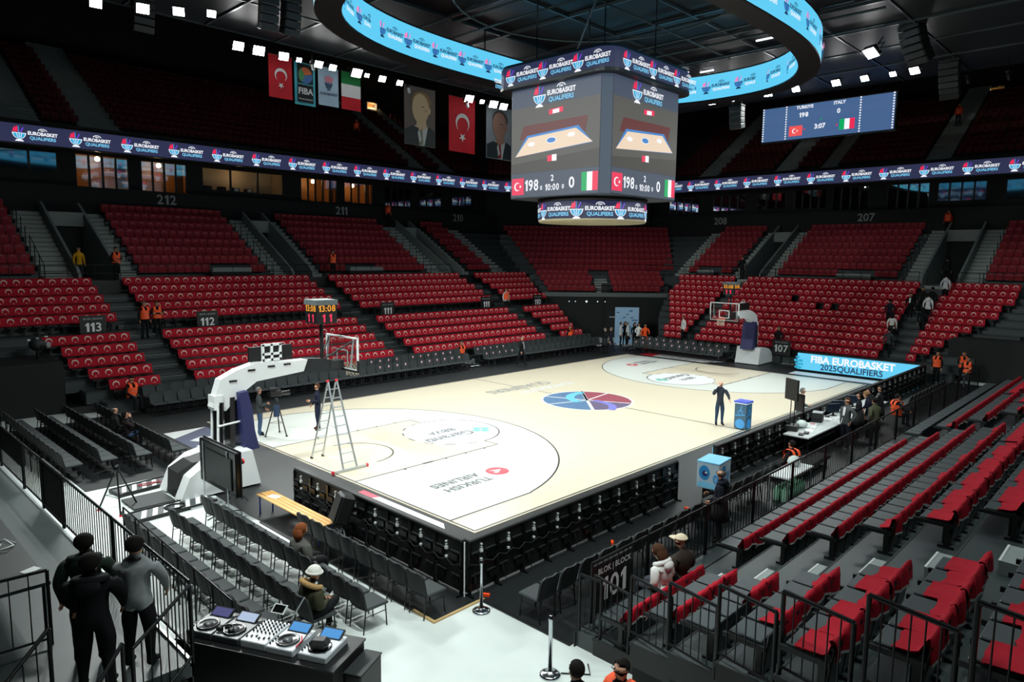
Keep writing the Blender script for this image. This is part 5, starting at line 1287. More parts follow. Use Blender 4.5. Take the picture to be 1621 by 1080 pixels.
MB().tube([(0, 0, 1.15), (-.45, .25, 1.0)], .015, STEEL, 6).build('pan_handle', r)
r = thing('television_camera', 'television camera on a tripod in front of the man in jeans', 'camera', (-13.1, 3.85, .04)); tripod(r, 1.25, .42, DARK, .9)
Q = Matrix.Translation((0, 0, 1.52)) @ Matrix.Rotation(-.2, 4, 'Z')
MB().box((0, 0, 0), (.42, .16, .2), BLACK, Q, 0, .02).build('body', r); MB().tube([(.2, 0, 0), (.48, 0, 0)], .07, BLACKG, 10, Q, .085).build('lens', r); MB().box((-.1, .05, .16), (.2, .1, .1), DARK, Q).tube([(-.15, 0, .12), (.15, 0, .15)], .02, BLACK, 5, Q).build('viewfinder', r); MB().box((-.05, -.16, -.6), (.2, .12, .42), mat('camera_bag', (40, 60, 90), .8), Q, 0, .03).build('bag', r)
# rope posts
for lab, x, y in (('chrome belt post on the pale floor at the corner of the black matting', -16.45, -10.3), ('chrome belt post standing alone on the pale floor near the short railing', -17.05, -12.5)):
    r = thing('belt_post', lab, 'barrier post', (x, y, 0), 0, 'chrome belt posts')
    MB().lathe([(.17, 0), (.17, .025), (.13, .045), (.04, .06), (.035, .07)], CHROME, 24).build('base', r); MB().lathe([(.033, .06), (.033, .9), (.038, .91), (.038, 1.0), (.0, 1.005)], CHROME, 14).build('post', r)
for k, (pts, m) in enumerate((([(-17.2, -12.75, .01), (-17.0, -13.0, .01), (-17.15, -13.4, .01), (-17.4, -14.0, .01)], mat('cable_green', (70, 150, 110), .5)), ([(-16.5, -12.7, .01), (-16.95, -12.95, .01), (-17.0, -13.4, .01), (-17.25, -14.1, .01)], mat('cable_teal', (90, 160, 140), .5)), ([(-16.9, -12.6, .01), (-16.6, -12.95, .01), (-16.4, -12.75, .01)], DARK))):
    o = MB().tube(pts, .014, m, 5).build('floor_cable'); o['label'] = ('bright green cable on the pale floor beside the near stand', 'teal cable running out from under the near stand', 'thin dark cable looping by the short railing')[k]; o['category'] = 'cable'
# disc jockey desk
dj = thing('dj_desk', 'black cloth-covered desk carrying the music mixing gear', 'desk', (-20.43, -10.08, 0), math.atan2(-2.26, 1.13))
MB().bx(-1.28, 1.28, -.46, .38, .0, 1.0, WALLB).build('cloth_skirt', dj); MB().bx(-1.3, 1.3, -.48, .40, 1.0, 1.03, BLACK).build('tabletop', dj)
def onDesk(name, lab, cat, x, y, z=1.03, rz=0.0):
    c, s = math.cos(dj.rotation_euler.z), math.sin(dj.rotation_euler.z)
    return thing(name, lab, cat, (dj.location.x+c*x-s*y, dj.location.y+s*x+c*y, z), dj.rotation_euler.z+rz)
DG = mat('deck_grey', (62, 66, 70), .4); DW = mat('deck_silver', (200, 205, 210), .35)
def deck(lab, x, top, glow):
    r = onDesk('media_player', lab, 'turntable', x, -.08)
    MB().box((0, 0, .05), (.44, .58, .10), top, None, 0, .012).build('body', r)
    MB().lathe([(.16, .1), (.165, .12), (.15, .125), (.13, .115), (.0, .115)], BLACKG, 28, Matrix.Translation((0, -.08, 0))).build('jog_wheel', r)
    MB().lathe([(.07, .117), (.07, .12), (.0, .12)], DG, 20, Matrix.Translation((0, -.08, 0))).build('jog_label', r)
    Q = Matrix.Translation((0, .23, .13)) @ Matrix.Rotation(.45, 4, 'X'); MB().box((0, 0, 0), (.34, .18, .03), BLACK, Q).build('display_hood', r); MB().box((0, 0, .017), (.30, .14, .004), em('deck_screen_%d' % glow, ((70, 70, 130), (190, 210, 240), (70, 160, 235))[glow], .8), Q).build('display', r)
    for i in range(4): MB().lathe([(.014, .1), (.012, .12), (0, .12)], DW if top is DG else BLACK, 8, Matrix.Translation((-.19, -.22+.06*i, 0))).build('button', r)
deck('dark media player at the far end of the desk with a violet display', -.98, DG, 0); deck('dark media player with a glowing white display beside the mixer', -.52, DG, 1); deck('silver media player with black jog wheel on the other side of the mixer', .38, DW, 2); deck('media player at the near end of the desk with a bright blue display', .9, DW, 2)
r = onDesk('mixing_console', 'silver mixing console with rows of black knobs between the players', 'mixer', -.06, -.06)
MB().box((0, 0, .055), (.42, .6, .11), DW, None, 0, .012).build('body', r)
kn = MB().lathe([(.014, 0), (.011, .03), (0, .03)], BLACK, 8).mesh('knob'); fd = MB().box((0, 0, .012), (.018, .035, .024), BLACK).mesh('fader')
for i in range(6):
    for j in range(6): link(kn, 'knob', r, (-.17+.068*i, .26-.062*j, .11))
for i in range(6): link(fd, 'fader', r, (-.17+.068*i, -.2+.02*(i % 3), .11))
r = onDesk('headphone_case', 'round black headphone case standing on the near player', 'case', .92, -.2, 1.15, .2); MB().box((0, 0, .07), (.26, .22, .14), BLACK, None, 0, .05).build('shell', r); MB().box((0, 0, .075), (.265, .225, .008), DARK, None, 0, .003).build('zip_seam', r)
r = onDesk('tablet', 'small tablet standing on a bracket over the mixer', 'tablet', -.1, .32, 1.12, 0); Q = Matrix.Translation((0, 0, .16)) @ Matrix.Rotation(.6, 4, 'X'); MB().box((0, 0, 0), (.22, .15, .015), WHITE, Q).build('case', r); MB().box((0, 0, .009), (.18, .12, .004), BLACKG, Q).build('screen', r); MB().tube([(0, .05, 0), (0, .02, .14)], .012, STEEL, 5).build('bracket', r)
r = onDesk('headphones', 'black headphones lying on the dark player near the mixer', 'headphones', -.62, -.22, 1.14); MB().tube([(.1*math.cos(PI*i/8), .1*math.sin(PI*i/8), .03) for i in range(9)], .014, BLACK, 6).build('headband', r)
for s in (-1, 1): MB().lathe([(.045, 0), (.05, .03), (.03, .05)], BLACK, 10, Matrix.Translation((s*.1, -.01, 0))).build('ear_cup', r)
o = MB().tube([(0, 0, 0), (.12, .05, .02), (.2, .2, .0)], .01, RED, 5).tube([(.05, 0, 0), (.2, .1, .02), (.3, .2, 0)], .01, BLACK, 5).build('audio_cable', None); o.location = Vector((dj.location.x+.62*math.cos(dj.rotation_euler.z)+.3*math.sin(dj.rotation_euler.z)*-1*-1, dj.location.y+.62*math.sin(dj.rotation_euler.z)-.25*math.cos(dj.rotation_euler.z), 1.15)); o['label'] = 'short red and black audio cables on the silver player'; o['category'] = 'cable'
r = onDesk('equipment_case', 'black box standing on the floor against the near end of the desk', 'case', 1.42, .1, 0); MB().box((0, 0, .42), (.26, .6, .84), BLACK, None, 0, .02).build('shell', r); MB().box((0, 0, .85), (.27, .61, .02), DARK).build('lid', r)
r = onDesk('desk_lamp_arm', 'thin pale rod sticking up from the back of the desk', 'stand', .0, .42, 1.03); MB().tube([(0, 0, 0), (.1, .25, .3)], .012, ALU, 6).build('rod', r); MB().lathe([(.04, 0), (.03, .03), (0, .03)], STEEL, 8).build('base', r)
# podium, cube, tables
NB = mat('podium_slate', (60, 92, 116), .5, noise=.25, scale=4); PB = mat('podium_blue', (70, 150, 210), .5); PD = mat('podium_top_blue', (60, 80, 200), .4)
r = thing('podium', 'slate blue ball podium with painted court pattern beside the bald man', 'podium', (.25, -7.35, .04), 0)
MB().box((0, 0, .52), (.48, .48, 1.0), NB, None, 0, .01).build('body', r); MB().box((0, 0, 1.05), (.54, .54, .06), PD, None, 0, .01).build('top', r); MB().box((0, 0, 1.01), (.55, .55, .03), WHITE).build('top_rim', r)
for T in (frame((-.241, 0, .5), (0, -1, 0), (0, 0, 1)), frame((0, -.241, .5), (1, 0, 0), (0, 0, 1))):
    MB().disc(.19, PB, T, .004, 24, (.0, -.29)).ring(.08, .11, 0, 2*PI, PB, T, .004, 18, (0, .15)).flat([(-.02, .15), (.02, .15), (.06, .42), (.02, .42)], PB, T, .005).flat([(-.2, .0), (.18, .06), (.18, .1), (-.2, .04)], PB, T, .005).build('painted_motif', r)
r = thing('blue_cube', 'pale blue box printed with big eye-like discs in the gap between LED boards', 'box', (-7.75, -10.35, .0), .1)
CB1 = mat('cube_pale', (120, 195, 232), .5); CB2 = mat('cube_print', (170, 190, 205), .5); CB3 = mat('cube_disc', (40, 130, 190), .5)
MB().box((0, 0, .74), (.82, .62, .72), CB2, None, 0, .01).build('body', r); MB().box((0, 0, 1.11), (.84, .64, .03), CB1).build('lid', r); MB().box((0, 0, .2), (.5, .4, .36), BLACK).build('plinth', r)
for T in (frame((-.414, 0, .74), (0, -1, 0), (0, 0, 1)), frame((0, -.314, .74), (1, 0, 0), (0, 0, 1))):
    MB().ring(.0, .2, 0, 2*PI, CB3, T, .004, 20, (-.1, .08), .75, 1).disc(.08, NAVY, T, .006, 12, (-.08, .06)).disc(.03, WHITE, T, .008, 8, (-.05, .09)).ring(.05, .13, 0, 2*PI, PB, T, .004, 14, (.22, -.05), .6, 1).flat([(-.28, -.33), (.28, -.33), (.2, -.2), (-.1, -.15), (-.28, -.22)], CB1, T, .004).build('printed_discs', r)
r = thing('scorers_table', 'long pale table of the scorers behind the sideline LED board', 'table', (1.6, -9.62-.75, .012), 0)
MB().bx(-3.85, 4.5, -.42, .42, .72, .76, mat('tabletop_pale', (190, 196, 196), .45, noise=.06)).build('tabletop', r)
for x in (-3.7, -1.2, 1.6, 4.3):
    for y in (-.36, .36): MB().tube([(x, y, 0), (x, y, .72)], .025, STEEL, 6).build('leg', r)
MB().bx(-3.8, 4.4, .36, .38, .1, .7, BLACK).build('modesty_panel', r)
zt = .772
def item(name, lab, cat, x, y, rz=0.0): return thing(name, lab, cat, (x, y, zt), rz)
r = thing('monitor_stand', 'two black monitors on a slim stand at the end of the scorers table', 'monitor', (-1.55, -9.95, .772), .25)
MB().bx(-.25, .25, -.2, .2, 0, .18, BLACK).build('base', r); MB().tube([(-.05, -.06, .1), (-.05, -.06, 1.6)], .016, STEEL, 5).tube([(-.05, .06, .1), (-.05, .06, 1.6)], .016, STEEL, 5).build('pole', r); MB().box((-.08, 0, 1.4), (.07, .62, .72), BLACK, Matrix.Rotation(-.75, 4, 'Z'), 0, .01).build('panel', r); MB().box((.22, -.05, .95), (.06, .45, .6), BLACK, Matrix.Rotation(-.8, 4, 'Z'), 0, .01).build('panel', r)
r = item('printer', 'dark boxy printer with pale top on the scorers table', 'printer', .35, -10.1, .2); MB().box((0, 0, .17), (.4, .36, .34), DARK, None, 0, .02).build('body', r); MB().box((0, 0, .345), (.38, .34, .015), ALU).build('lid', r); MB().box((-.205, 0, .12), (.01, .3, .05), BLACK).build('paper_slot', r)
for i, (lab, x, y, rz) in enumerate((('monitor with pale blue side behind the man in the grey jacket', 1.75, -10.15, 1.0), ('second monitor, just behind the pale blue one on the scorers table', 2.45, -10.05, .9), ('laptop-sized monitor among the men at the scorers table', 4.0, -10.1, .6))):
    r = item('table_monitor', lab, 'monitor', x, y, rz); MB().box((0, 0, .3), (.05, .5, .32), mat('monitor_dark', (22, 34, 48), .3), None, 0, .01).build('screen', r); MB().bx(-.02, .02, -.03, .03, 0, .16, BLACK).build('neck', r); MB().box((0, 0, .01), (.18, .24, .02), BLACK).build('base', r)
for i, (lab, x, y, rz, w, d) in enumerate((('white paper pile beside the printer', .9, -10.25, .2, .5, .3), ('loose white sheet farther along the scorers table', 1.45, -10.4, -.3, .35, .25), ('papers near the end of the scorers table', -1.3, -10.45, .3, .45, .25), ('big white printed wrapper lying before the printer', -.5, -10.2, .25, .8, .35))):
    r = item('papers', lab, 'paper', x, y, rz); MB().box((0, 0, .01), (w, d, .02), WHITE).build('lower_sheet', r); MB().box((.03, .02, .025), (w*.9, d*.9, .01), WHITE, None, .15).build('upper_sheet', r)
    if i == 3: MB().flat([(.15, -.1), (.3, -.1), (.3, .05), (.15, .05)], RED, None, .032).build('red_print', r)
r = item('plastic_bag', 'crumpled clear and white bag on the scorers table', 'bag', -.95, -10.05); MB().ball((0, 0, .12), (.22, .2, .14), mat('bag_film', (200, 215, 210), .3, noise=.3, bump=.6), 9, 6).build('film', r)
for i, (lab, x, y) in enumerate((('black pad at the corner of the scorers table', -2.0, -10.45), ('black handset next to the pad on the scorers table', -1.68, -10.5), ('black keyboard before the pale blue monitor', 1.3, -10.1))):
    o = MB().box((0, 0, .02), (.3, .16, .04), BLACK, None, .3, .01).build('table_device', None, (x, y, zt)); o['label'] = lab; o['category'] = 'device'
r = thing('low_platform', 'low black platform trolley under the scorers table end', 'platform', (-3.42, -10.98, .012), .03)
MB().box((0, 0, .3), (2.6, 1.0, .06), BLACKG).build('deck', r); MB().box((0, 0, .24), (2.64, 1.04, .06), BLACK).build('rim', r)
for x in (-1.2, 1.2):
    for y in (-.42, .42): MB().tube([(x, y, 0), (x, y, .22)], .03, STEEL, 6).build('leg', r)
r = thing('white_table', 'small white table behind the fence by the seated steward', 'table', (-6.0, -11.75, .012), 0)
MB().bx(-.85, .85, -.3, .3, .70, .74, WHITE).build('tabletop', r)
for x in (-.78, .78):
    for y in (-.25, .25): MB().tube([(x, y, 0), (x, y, .7)], .022, ALU, 6).build('leg', r)
r = thing('plastic_bag', 'clear bag full of bottles standing on the white table', 'bag', (-5.55, -11.65, .752)); MB().ball((0, 0, .13), (.22, .18, .16), mat('bag_film', (0, 0, 0)), 9, 6).build('film', r)
for i in range(14):
    r = thing('water_pack', 'green-tinted bottle pack under the white table, %s in the pile' % ORD[i], 'bottles', (-6.6+.2*(i % 7), -11.85+.22*(i//7), .012), 0, 'bottle packs under the white table'); 
    MB().lathe([(.085, 0), (.09, .02), (.09, .28), (.03, .36), (.03, .4), (0, .4)], mat('bottle_green', (150, 200, 175), .15), 8).build('bottles', r)
# backdrop by the tunnel
r = thing('sponsor_backdrop', 'pale blue sponsor backdrop standing at the tunnel mouth', 'backdrop', (18.9, 10.95, 0), -PI/4)
BK = mat('backdrop_blue', (150, 185, 215), .6)
MB().bx(-.9, .9, 0, .05, 0, 2.75, BK).build('panel', r)
b = MB(); q = random.Random(3)
for i in range(16): 
    x, zz = q.uniform(-.7, .7), q.uniform(1.0, 2.6); b.bx(x-.11, x+.11, -.006, 0, zz, zz+.06, NAVY if i % 2 else PB)
b.build('printed_marks', r); MB().bx(-.9, -.8, -.3, .35, 0, .04, STEEL).bx(.8, .9, -.3, .35, 0, .04, STEEL).build('foot', r)
for i, (x, y, lab) in enumerate(((2.65, 10.6, 'dark piece of kit with pale pipes in the gap of the far sideline chairs'), (16.2, 8.9, 'pale metal frame lying on the floor near the tunnel people'), (16.7, 1.2, 'small pale stand on the floor beside the far hoop base'))):
    r = thing('equipment_rack', lab, 'equipment', (x, y, 0)); m = ALU
    MB().box((0, 0, .18), (.7, .5, .04), DARK).tube([(-.4, -.3, .1), (.4, -.3, .1)], .03, m, 5).tube([(-.4, .2, .22), (.5, .3, .22)], .03, m, 5).tube([(0, -.2, 0), (0, -.2, .5)], .02, m, 5).tube([(-.3, .1, 0), (.2, .1, .45)], .02, m, 5).build('frame', r)
r = thing('broadcast_camera', 'black and silver broadcast camera high on the curtained box by block 113', 'camera', (-18.0, 14.4, 2.42)); MB().ball((0, 0, .3), (.3, .3, .28), DARK, 8, 6).build('body', r); MB().tube([(.1, -.2, .3), (.3, -.5, .3)], .12, ALU, 8).build('lens', r); MB().tube([(0, 0, -.3), (0, 0, .2)], .06, STEEL, 6).build('mount', r)
for i in range(3): MB().box((-.3+.3*i, -.1, .5+.05*i), (.1, .1, .06), ALU).build('bracket', r)
r = thing('striped_ramp', 'striped floor panel lying beside the far hoop base', 'ramp', (18.0, -2.6, 0), PI/2); MB().bx(0, 1.2, -.3, .3, 0, .05, STG).build('panel', r)
for i in range(4): MB().flat([(.05+.28*i, -.28), (.18+.28*i, -.28), (.3+.28*i, .28), (.17+.28*i, .28)], STW, None, .055).build('stripe', r)
for i, (x, y) in enumerate(((-15.0, -10.6), (-12.2, -10.2), (-9.0, -10.3), (-16.0, -9.95), (-16.8, -7.9))):
    o = MB().box((0, 0, .025), (.16, .06, .05), mat('orange_tag', (255, 80, 30), .5), None, i*.7).build('orange_wedge', None, (x, y, .012)); o['label'] = 'small orange wedge on the black floor, %s along the board backs' % ORD[i]; o['category'] = 'wedge'; o['group'] = 'orange floor wedges'
# ------------------------------------------------------------------ people
ARMS = {'down': ((-.04, .25, 1.13), (.03, .25, .89)), 'phone': ((.0, .25, 1.13), (.25, .07, 1.14)), 'ear': ((.12, .31, 1.22), (.12, .13, 1.52)), 'clasp': ((-.02, .26, 1.13), (.2, .05, .98)),
        'cross': ((.06, .26, 1.15), (.22, -.08, 1.18)), 'out': ((.12, .28, 1.17), (.36, .24, 1.08)), 'pocket': ((-.1, .29, 1.14), (.03, .21, .95)), 'lap': ((.02, .26, 1.13), (.24, .12, 1.02)), 'swing': ((-.14, .26, 1.16), (-.1, .27, .92)), 'fwd': ((.1, .24, 1.16), (.22, .22, .95))}
def upper_mat(sit, lean):
    pz = .95
    return Matrix.Translation((0, 0, (.5 if sit else .95))) @ Matrix.Rotation(lean, 4, 'Y') @ Matrix.Translation((0, 0, -pz))
BODY = {}
SK0 = mat('skin_tone', (205, 150, 120), .55); TP0 = mat('cloth_slot_top', (30, 32, 36), .8); TR0 = mat('cloth_slot_trousers', (26, 28, 32), .8); SH0 = mat('shoe_black', (18, 18, 20), .5)
def body_mesh(legs, la, ra, lean, bulk):
    bulk = bulk*1.1
    key = (legs, la, ra, round(lean, 2), bulk)
    if key in BODY: return BODY[key]
    sit = legs in ('sit', 'sitcross'); U = upper_mat(sit, lean)
    V = []; Rd = []; Ed = []; seg = []     # seg: (i, j, material)
    def vert(p, r, up=True):
        q = U @ Vector(p) if up else Vector(p); V.append(q); Rd.append(r); return len(V)-1
    def ed(i, j, m): Ed.append((i, j)); seg.append((i, j, m))
    g = bulk
    pel = vert((0, 0, .95), .145*g); w = vert((0, 0, 1.1), .125*g); ch = vert((.01, 0, 1.28), .145*g); uc = vert((0, 0, 1.41), .10*g); nk = vert((0, 0, 1.5), .052)
    hb = vert((.02, 0, 1.575), .068); hm = vert((.012, 0, 1.655), .095); hc = vert((.0, 0, 1.71), .078)
    for a, b_, m in ((pel, w, 1), (w, ch, 1), (ch, uc, 1), (uc, nk, 1), (nk, hb, 0), (hb, hm, 0), (hm, hc, 0)): ed(a, b_, m)
    chin = vert((.075, 0, 1.56), .034); ed(hb, chin, 0); no = vert((.118, 0, 1.635), .016); ed(hm, no, 0)
    for s in (-1, 1): e_ = vert((.0, .098*s, 1.64), .02); ed(hm, e_, 0)
    for s, kind in ((1, la), (-1, ra)):
        el, wr = ARMS[kind]
        sh = vert((0, .175*s, 1.395), .078*g); ue = vert((el[0]*.5, (.17+el[1])/2*s, (1.405+el[2])/2), 0.062*g); E_ = vert((el[0], el[1]*s, el[2]), .052*g); W_ = vert((wr[0], wr[1]*s, wr[2]), .034)
        ed(uc, sh, 1); ed(sh, ue, 1); ed(ue, E_, 1); ed(E_, W_, 1)
        d = (Vector(wr)-Vector(el)).normalized(); d = Vector((d.x, d.y*s, d.z)); wv = Vector((wr[0], wr[1]*s, wr[2]))
        pm = wv+d*.075; P_ = vert(pm, .036); ed(W_, P_, 0)
        n = d.cross(Vector((0, s, .2))).normalized() if abs(d.y) < .9 else Vector((0, 0, 1))
        side = n
        curl = d.cross(n).normalized()*-s
        for fi, (off, ln) in enumerate(((-.030, .065), (-.010, .078), (.010, .072), (.030, .055))):
            b0 = pm+d*.03+side*off; b1 = b0+d*ln*.55+curl*.008; b2 = b1+d*ln*.35+curl*.028
            i0 = vert(b0, .011); i1 = vert(b1, .0095); i2 = vert(b2, .008); ed(P_, i0, 0); ed(i0, i1, 0); ed(i1, i2, 0)
        t0 = pm+side*-.04-d*.01; t1 = t0+side*-.022+d*.04+curl*.02; i0 = vert(t0, .012); i1 = vert(t1, .010); ed(P_, i0, 0); ed(i0, i1, 0)
    for s in (-1, 1):
        z = .5 if sit else .95
        hp = vert((0, .088*s, z-.03), .105*g, False)
        if legs == 'stand': pts = [((.01, .10*s, .70), .088), ((.02, .105*s, .5), .066), ((-.01, .11*s, .28), .058), ((-.02, .115*s, .09), .045)]
        elif legs == 'walk': pts = [((.10*s, .1*s, .70), .088), ((.17*s+.03, .1*s, .5), .066), ((.17*s-.03, .1*s, .28), .056), ((.24*s-.06, .1*s, .1 if s > 0 else .15), .045)]
        elif legs == 'sitcross' and s < 0: pts = [((.24, -.08, .55), .085), ((.46, -.02, .60), .066), ((.50, .12, .52), .055), ((.52, .26, .44), .045)]
        else: pts = [((.22, .11*s, .50), .085), ((.44, .12*s, .50), .068), ((.42, .12*s, .28), .056), ((.40, .12*s, .09), .045)]
        pr = hp; ed(pel, hp, 2)
        for p, r in pts: q = vert(p, r*(1 if r < .06 else g**.5), False); ed(pr, q, 2); pr = q
        a = Vector(pts[-1][0]); toe = a+Vector((.16, .02*s, -.05 if a.z < .2 else -.02)); hl = a+Vector((-.05, 0, -.05))
        if a.z >= .2: hl = a+Vector((-.03, .05, -.05)); toe = a+Vector((.12, .12, .02))
        i1 = vert(toe, .036, False); i0 = vert(a+(toe-a)*.5, .044, False); ed(pr, i0, 3); ed(i0, i1, 3); i2 = vert(hl, .036, False); ed(pr, i2, 3)
    me = bpy.data.meshes.new('tmp_body'); me.from_pydata([tuple(v) for v in V], Ed, [])
    o = bpy.data.objects.new('tmp_body', me); COL.objects.link(o)
    md = o.modifiers.new('s', 'SKIN'); md.use_smooth_shade = True; md.branch_smoothing = .6
    for i, sv in enumerate(me.skin_vertices[0].data): sv.radius = (Rd[i], Rd[i]); sv.use_root = (i == 0)
    ss = o.modifiers.new('d', 'SUBSURF'); ss.levels = 1; ss.render_levels = 1
    nm = bpy.data.meshes.new_from_object(o.evaluated_get(bpy.context.evaluated_depsgraph_get())); nm.name = 'body'
    bpy.data.objects.remove(o); bpy.data.meshes.remove(me)
    nm.materials.clear()
    for m in (SK0, TP0, TR0, SH0): nm.materials.append(m)
    A = [(V[i], V[j], m, (Rd[i]+Rd[j])/2) for i, j, m in seg]
    for p in nm.polygons:
        c = p.center; best = None
        for a, b_, m, r in A:
            d = b_-a; t = max(0, min(1, (c-a).dot(d)/max(d.length_squared, 1e-9))); q = (c-a-d*t).length-r
            if best is None or q < best[0]: best = (q, m)
        q_ = best[1]
        if not sit and q_ == 2 and c.z > .84: q_ = 1
        if sit and q_ == 2 and c.z > .58 and c.x < .1: q_ = 1
        p.material_index = q_; p.use_smooth = True
    BODY[key] = nm; return nm
PART = {}
def part_mesh(k):
    if k in PART: return PART[k]
    b = MB(); HM = mat('hair_slot', (24, 18, 15), .6)
    def shell(m, cut, sc=1.0, top=None, n=16, kk=10):
        vs = []; fs = []; c = Vector((-.004, 0, 1.665))
        for i in range(kk+1):
            a = PI*i/kk-PI/2
            for j in range(n):
                t = 2*PI*j/n; vs.append(c+Vector((.105*math.cos(a)*math.cos(t), .098*math.cos(a)*math.sin(t), .109*math.sin(a)))*sc)
        for i in range(kk):
            for j in range(n):
                f = (i*n+j, i*n+(j+1) % n, (i+1)*n+(j+1) % n, (i+1)*n+j); cc = sum((vs[q] for q in f), Vector())/4
                if cut(cc): continue
                fs.append(f)
        b.add(vs, fs, m, None, True)
    if k == 'hair': shell(HM, lambda c: (c.x > .045 and c.z < 1.715) or c.z < 1.585 or (c.x > .0 and c.z < 1.66))
    if k == 'thin_hair': shell(HM, lambda c: c.x > -.02 or c.z < 1.6 or c.z > 1.71, 1.0)
    if k == 'long_hair': shell(HM, lambda c: (c.x > .045 and c.z < 1.715) or c.z < 1.58, 1.06); b.ball((-.06, 0, 1.57), (.075, .125, .15), HM, 10, 7)
    if k == 'beanie': shell(mat('beanie_white', (225, 224, 215), .85, noise=.1, bump=.3, scale=30), lambda c: c.z < 1.66, 1.14); b.tube([(.118*math.cos(2*PI*i/16), .11*math.sin(2*PI*i/16), 1.668) for i in range(17)], .022, mat('beanie_white', (0, 0, 0)), 6)
    if k == 'cap': CM = mat('cap_cream', (222, 208, 180), .8); shell(CM, lambda c: c.z < 1.685, 1.1); b.prism([(.06, -.09), (.2, -.06), (.225, 0), (.2, .06), (.06, .09)], 1.675, 1.69, CM)
    if k == 'vest':
        rg = []
        for z, rx, ry in ((.93, .195, .215), (1.1, .178, .2), (1.25, .198, .215), (1.34, .19, .21)): rg.append([(rx*math.cos(2*PI*j/16)+.005, ry*math.sin(2*PI*j/16), z) for j in range(16)])
        vs = [p for r in rg for p in r]; fs = [(i*16+j, i*16+(j+1) % 16, (i+1)*16+(j+1) % 16, (i+1)*16+j) for i in range(3) for j in range(16)]
        b.add(vs, fs, ORANGE, None, True)
        for s in (-1, 1):
            pr = [(.185, 1.33), (.165, 1.43), (.1, 1.495), (-.0, 1.505), (-.1, 1.495), (-.165, 1.43), (-.185, 1.33)]
            vs = [(x, s*y, z) for x, z in pr for y in (.055, .165)]; b.add(vs, [(2*i, 2*i+1, 2*i+3, 2*i+2) for i in range(6)], ORANGE, None, True)
    if k == 'vest_print':
        for sx in (-1, 1):
            for z in (1.02, 1.2): b.bx(sx*.2-.004, sx*.2+.004, -.11, .11, z-.018, z+.018, mat('vest_band', (220, 120, 90), .5))
    if k == 'hood': b.tube([(-.02+.10*math.cos(a), .13*math.sin(a), 1.45-.03*math.cos(a)) for a in [PI*.25+PI*1.5*i/12 for i in range(13)]], .045, mat('hood_slot', (60, 62, 60), .9), 7); b.ball((-.13, 0, 1.40), (.06, .12, .1), mat('hood_slot', (0, 0, 0)), 8, 6)
    if k == 'fur': b.tube([(-.03+.13*math.cos(a), .17*math.sin(a), 1.47-.05*math.cos(a)) for a in [PI*.22+PI*1.56*i/14 for i in range(15)]], .045, mat('fur_tan', (176, 140, 90), .95, noise=.4, scale=60, bump=.8), 7)
    if k == 'collar': b.tube([(.005+.06*math.cos(2*PI*i/12), .065*math.sin(2*PI*i/12), 1.47-.015*math.cos(2*PI*i/12)) for i in range(13)], .02, mat('hood_slot', (0, 0, 0)), 6)
    if k == 'shirt_front': b.add([(.172, -.05, 1.14), (.172, .05, 1.14), (.13, .045, 1.44), (.13, -.045, 1.44)], [(0, 1, 2, 3)], mat('shirt_white', (225, 228, 230), .7))
    if k == 'skirt': b.lathe([(.20, .52), (.17, .8), (.15, 1.0), (.14, 1.02)], mat('skirt_black', (16, 16, 18), .8), 14)
    if k == 'coat_tail': b.lathe([(.22, .55), (.2, .8), (.175, 1.0), (.165, 1.1)], mat('coat_black', (18, 19, 22), .8), 14)
    if k == 'eye': b.ball((0, 0, 0), (.008, .013, .009), mat('eye_dark', (30, 22, 20), .3), 6, 4)
    if k == 'mouth': b.box((0, 0, 0), (.012, .045, .01), mat('lip', (160, 85, 80), .5), None, 0, .003)
    if k == 'glasses': b.tube([(.105, -.075, 1.665), (.115, -.04, 1.66), (.12, 0, 1.665), (.115, .04, 1.66), (.105, .075, 1.665)], .006, BLACK, 4).tube([(.105, .075, 1.665), (0, .1, 1.665)], .004, BLACK, 4).tube([(.105, -.075, 1.665), (0, -.1, 1.665)], .004, BLACK, 4)
    if k == 'lanyard': b.tube([(.03, .07, 1.47), (.15, .03, 1.25), (.16, 0, 1.12)], .006, mat('shirt_white', (0, 0, 0)), 4).tube([(.03, -.07, 1.47), (.15, -.03, 1.25), (.16, 0, 1.12)], .006, mat('shirt_white', (0, 0, 0)), 4).box((.165, 0, 1.07), (.01, .07, .1), mat('shirt_white', (0, 0, 0)))
    PART[k] = b.mesh(k); return PART[k]
CM_ = {}
def cloth(c):
    if c not in CM_: CM_[c] = mat('cloth_%d_%d_%d' % c, c, .85, noise=.18, scale=14, bump=.2, spec=.2)
    return CM_[c]
K, N_, G_, DG_ = (20, 21, 24), (28, 32, 52), (84, 88, 88), (44, 47, 49)
HAIR = {'black': (22, 18, 16), 'brown': (70, 44, 28), 'grey': (110, 108, 104), 'auburn': (120, 66, 34), 'fair': (130, 100, 66)}
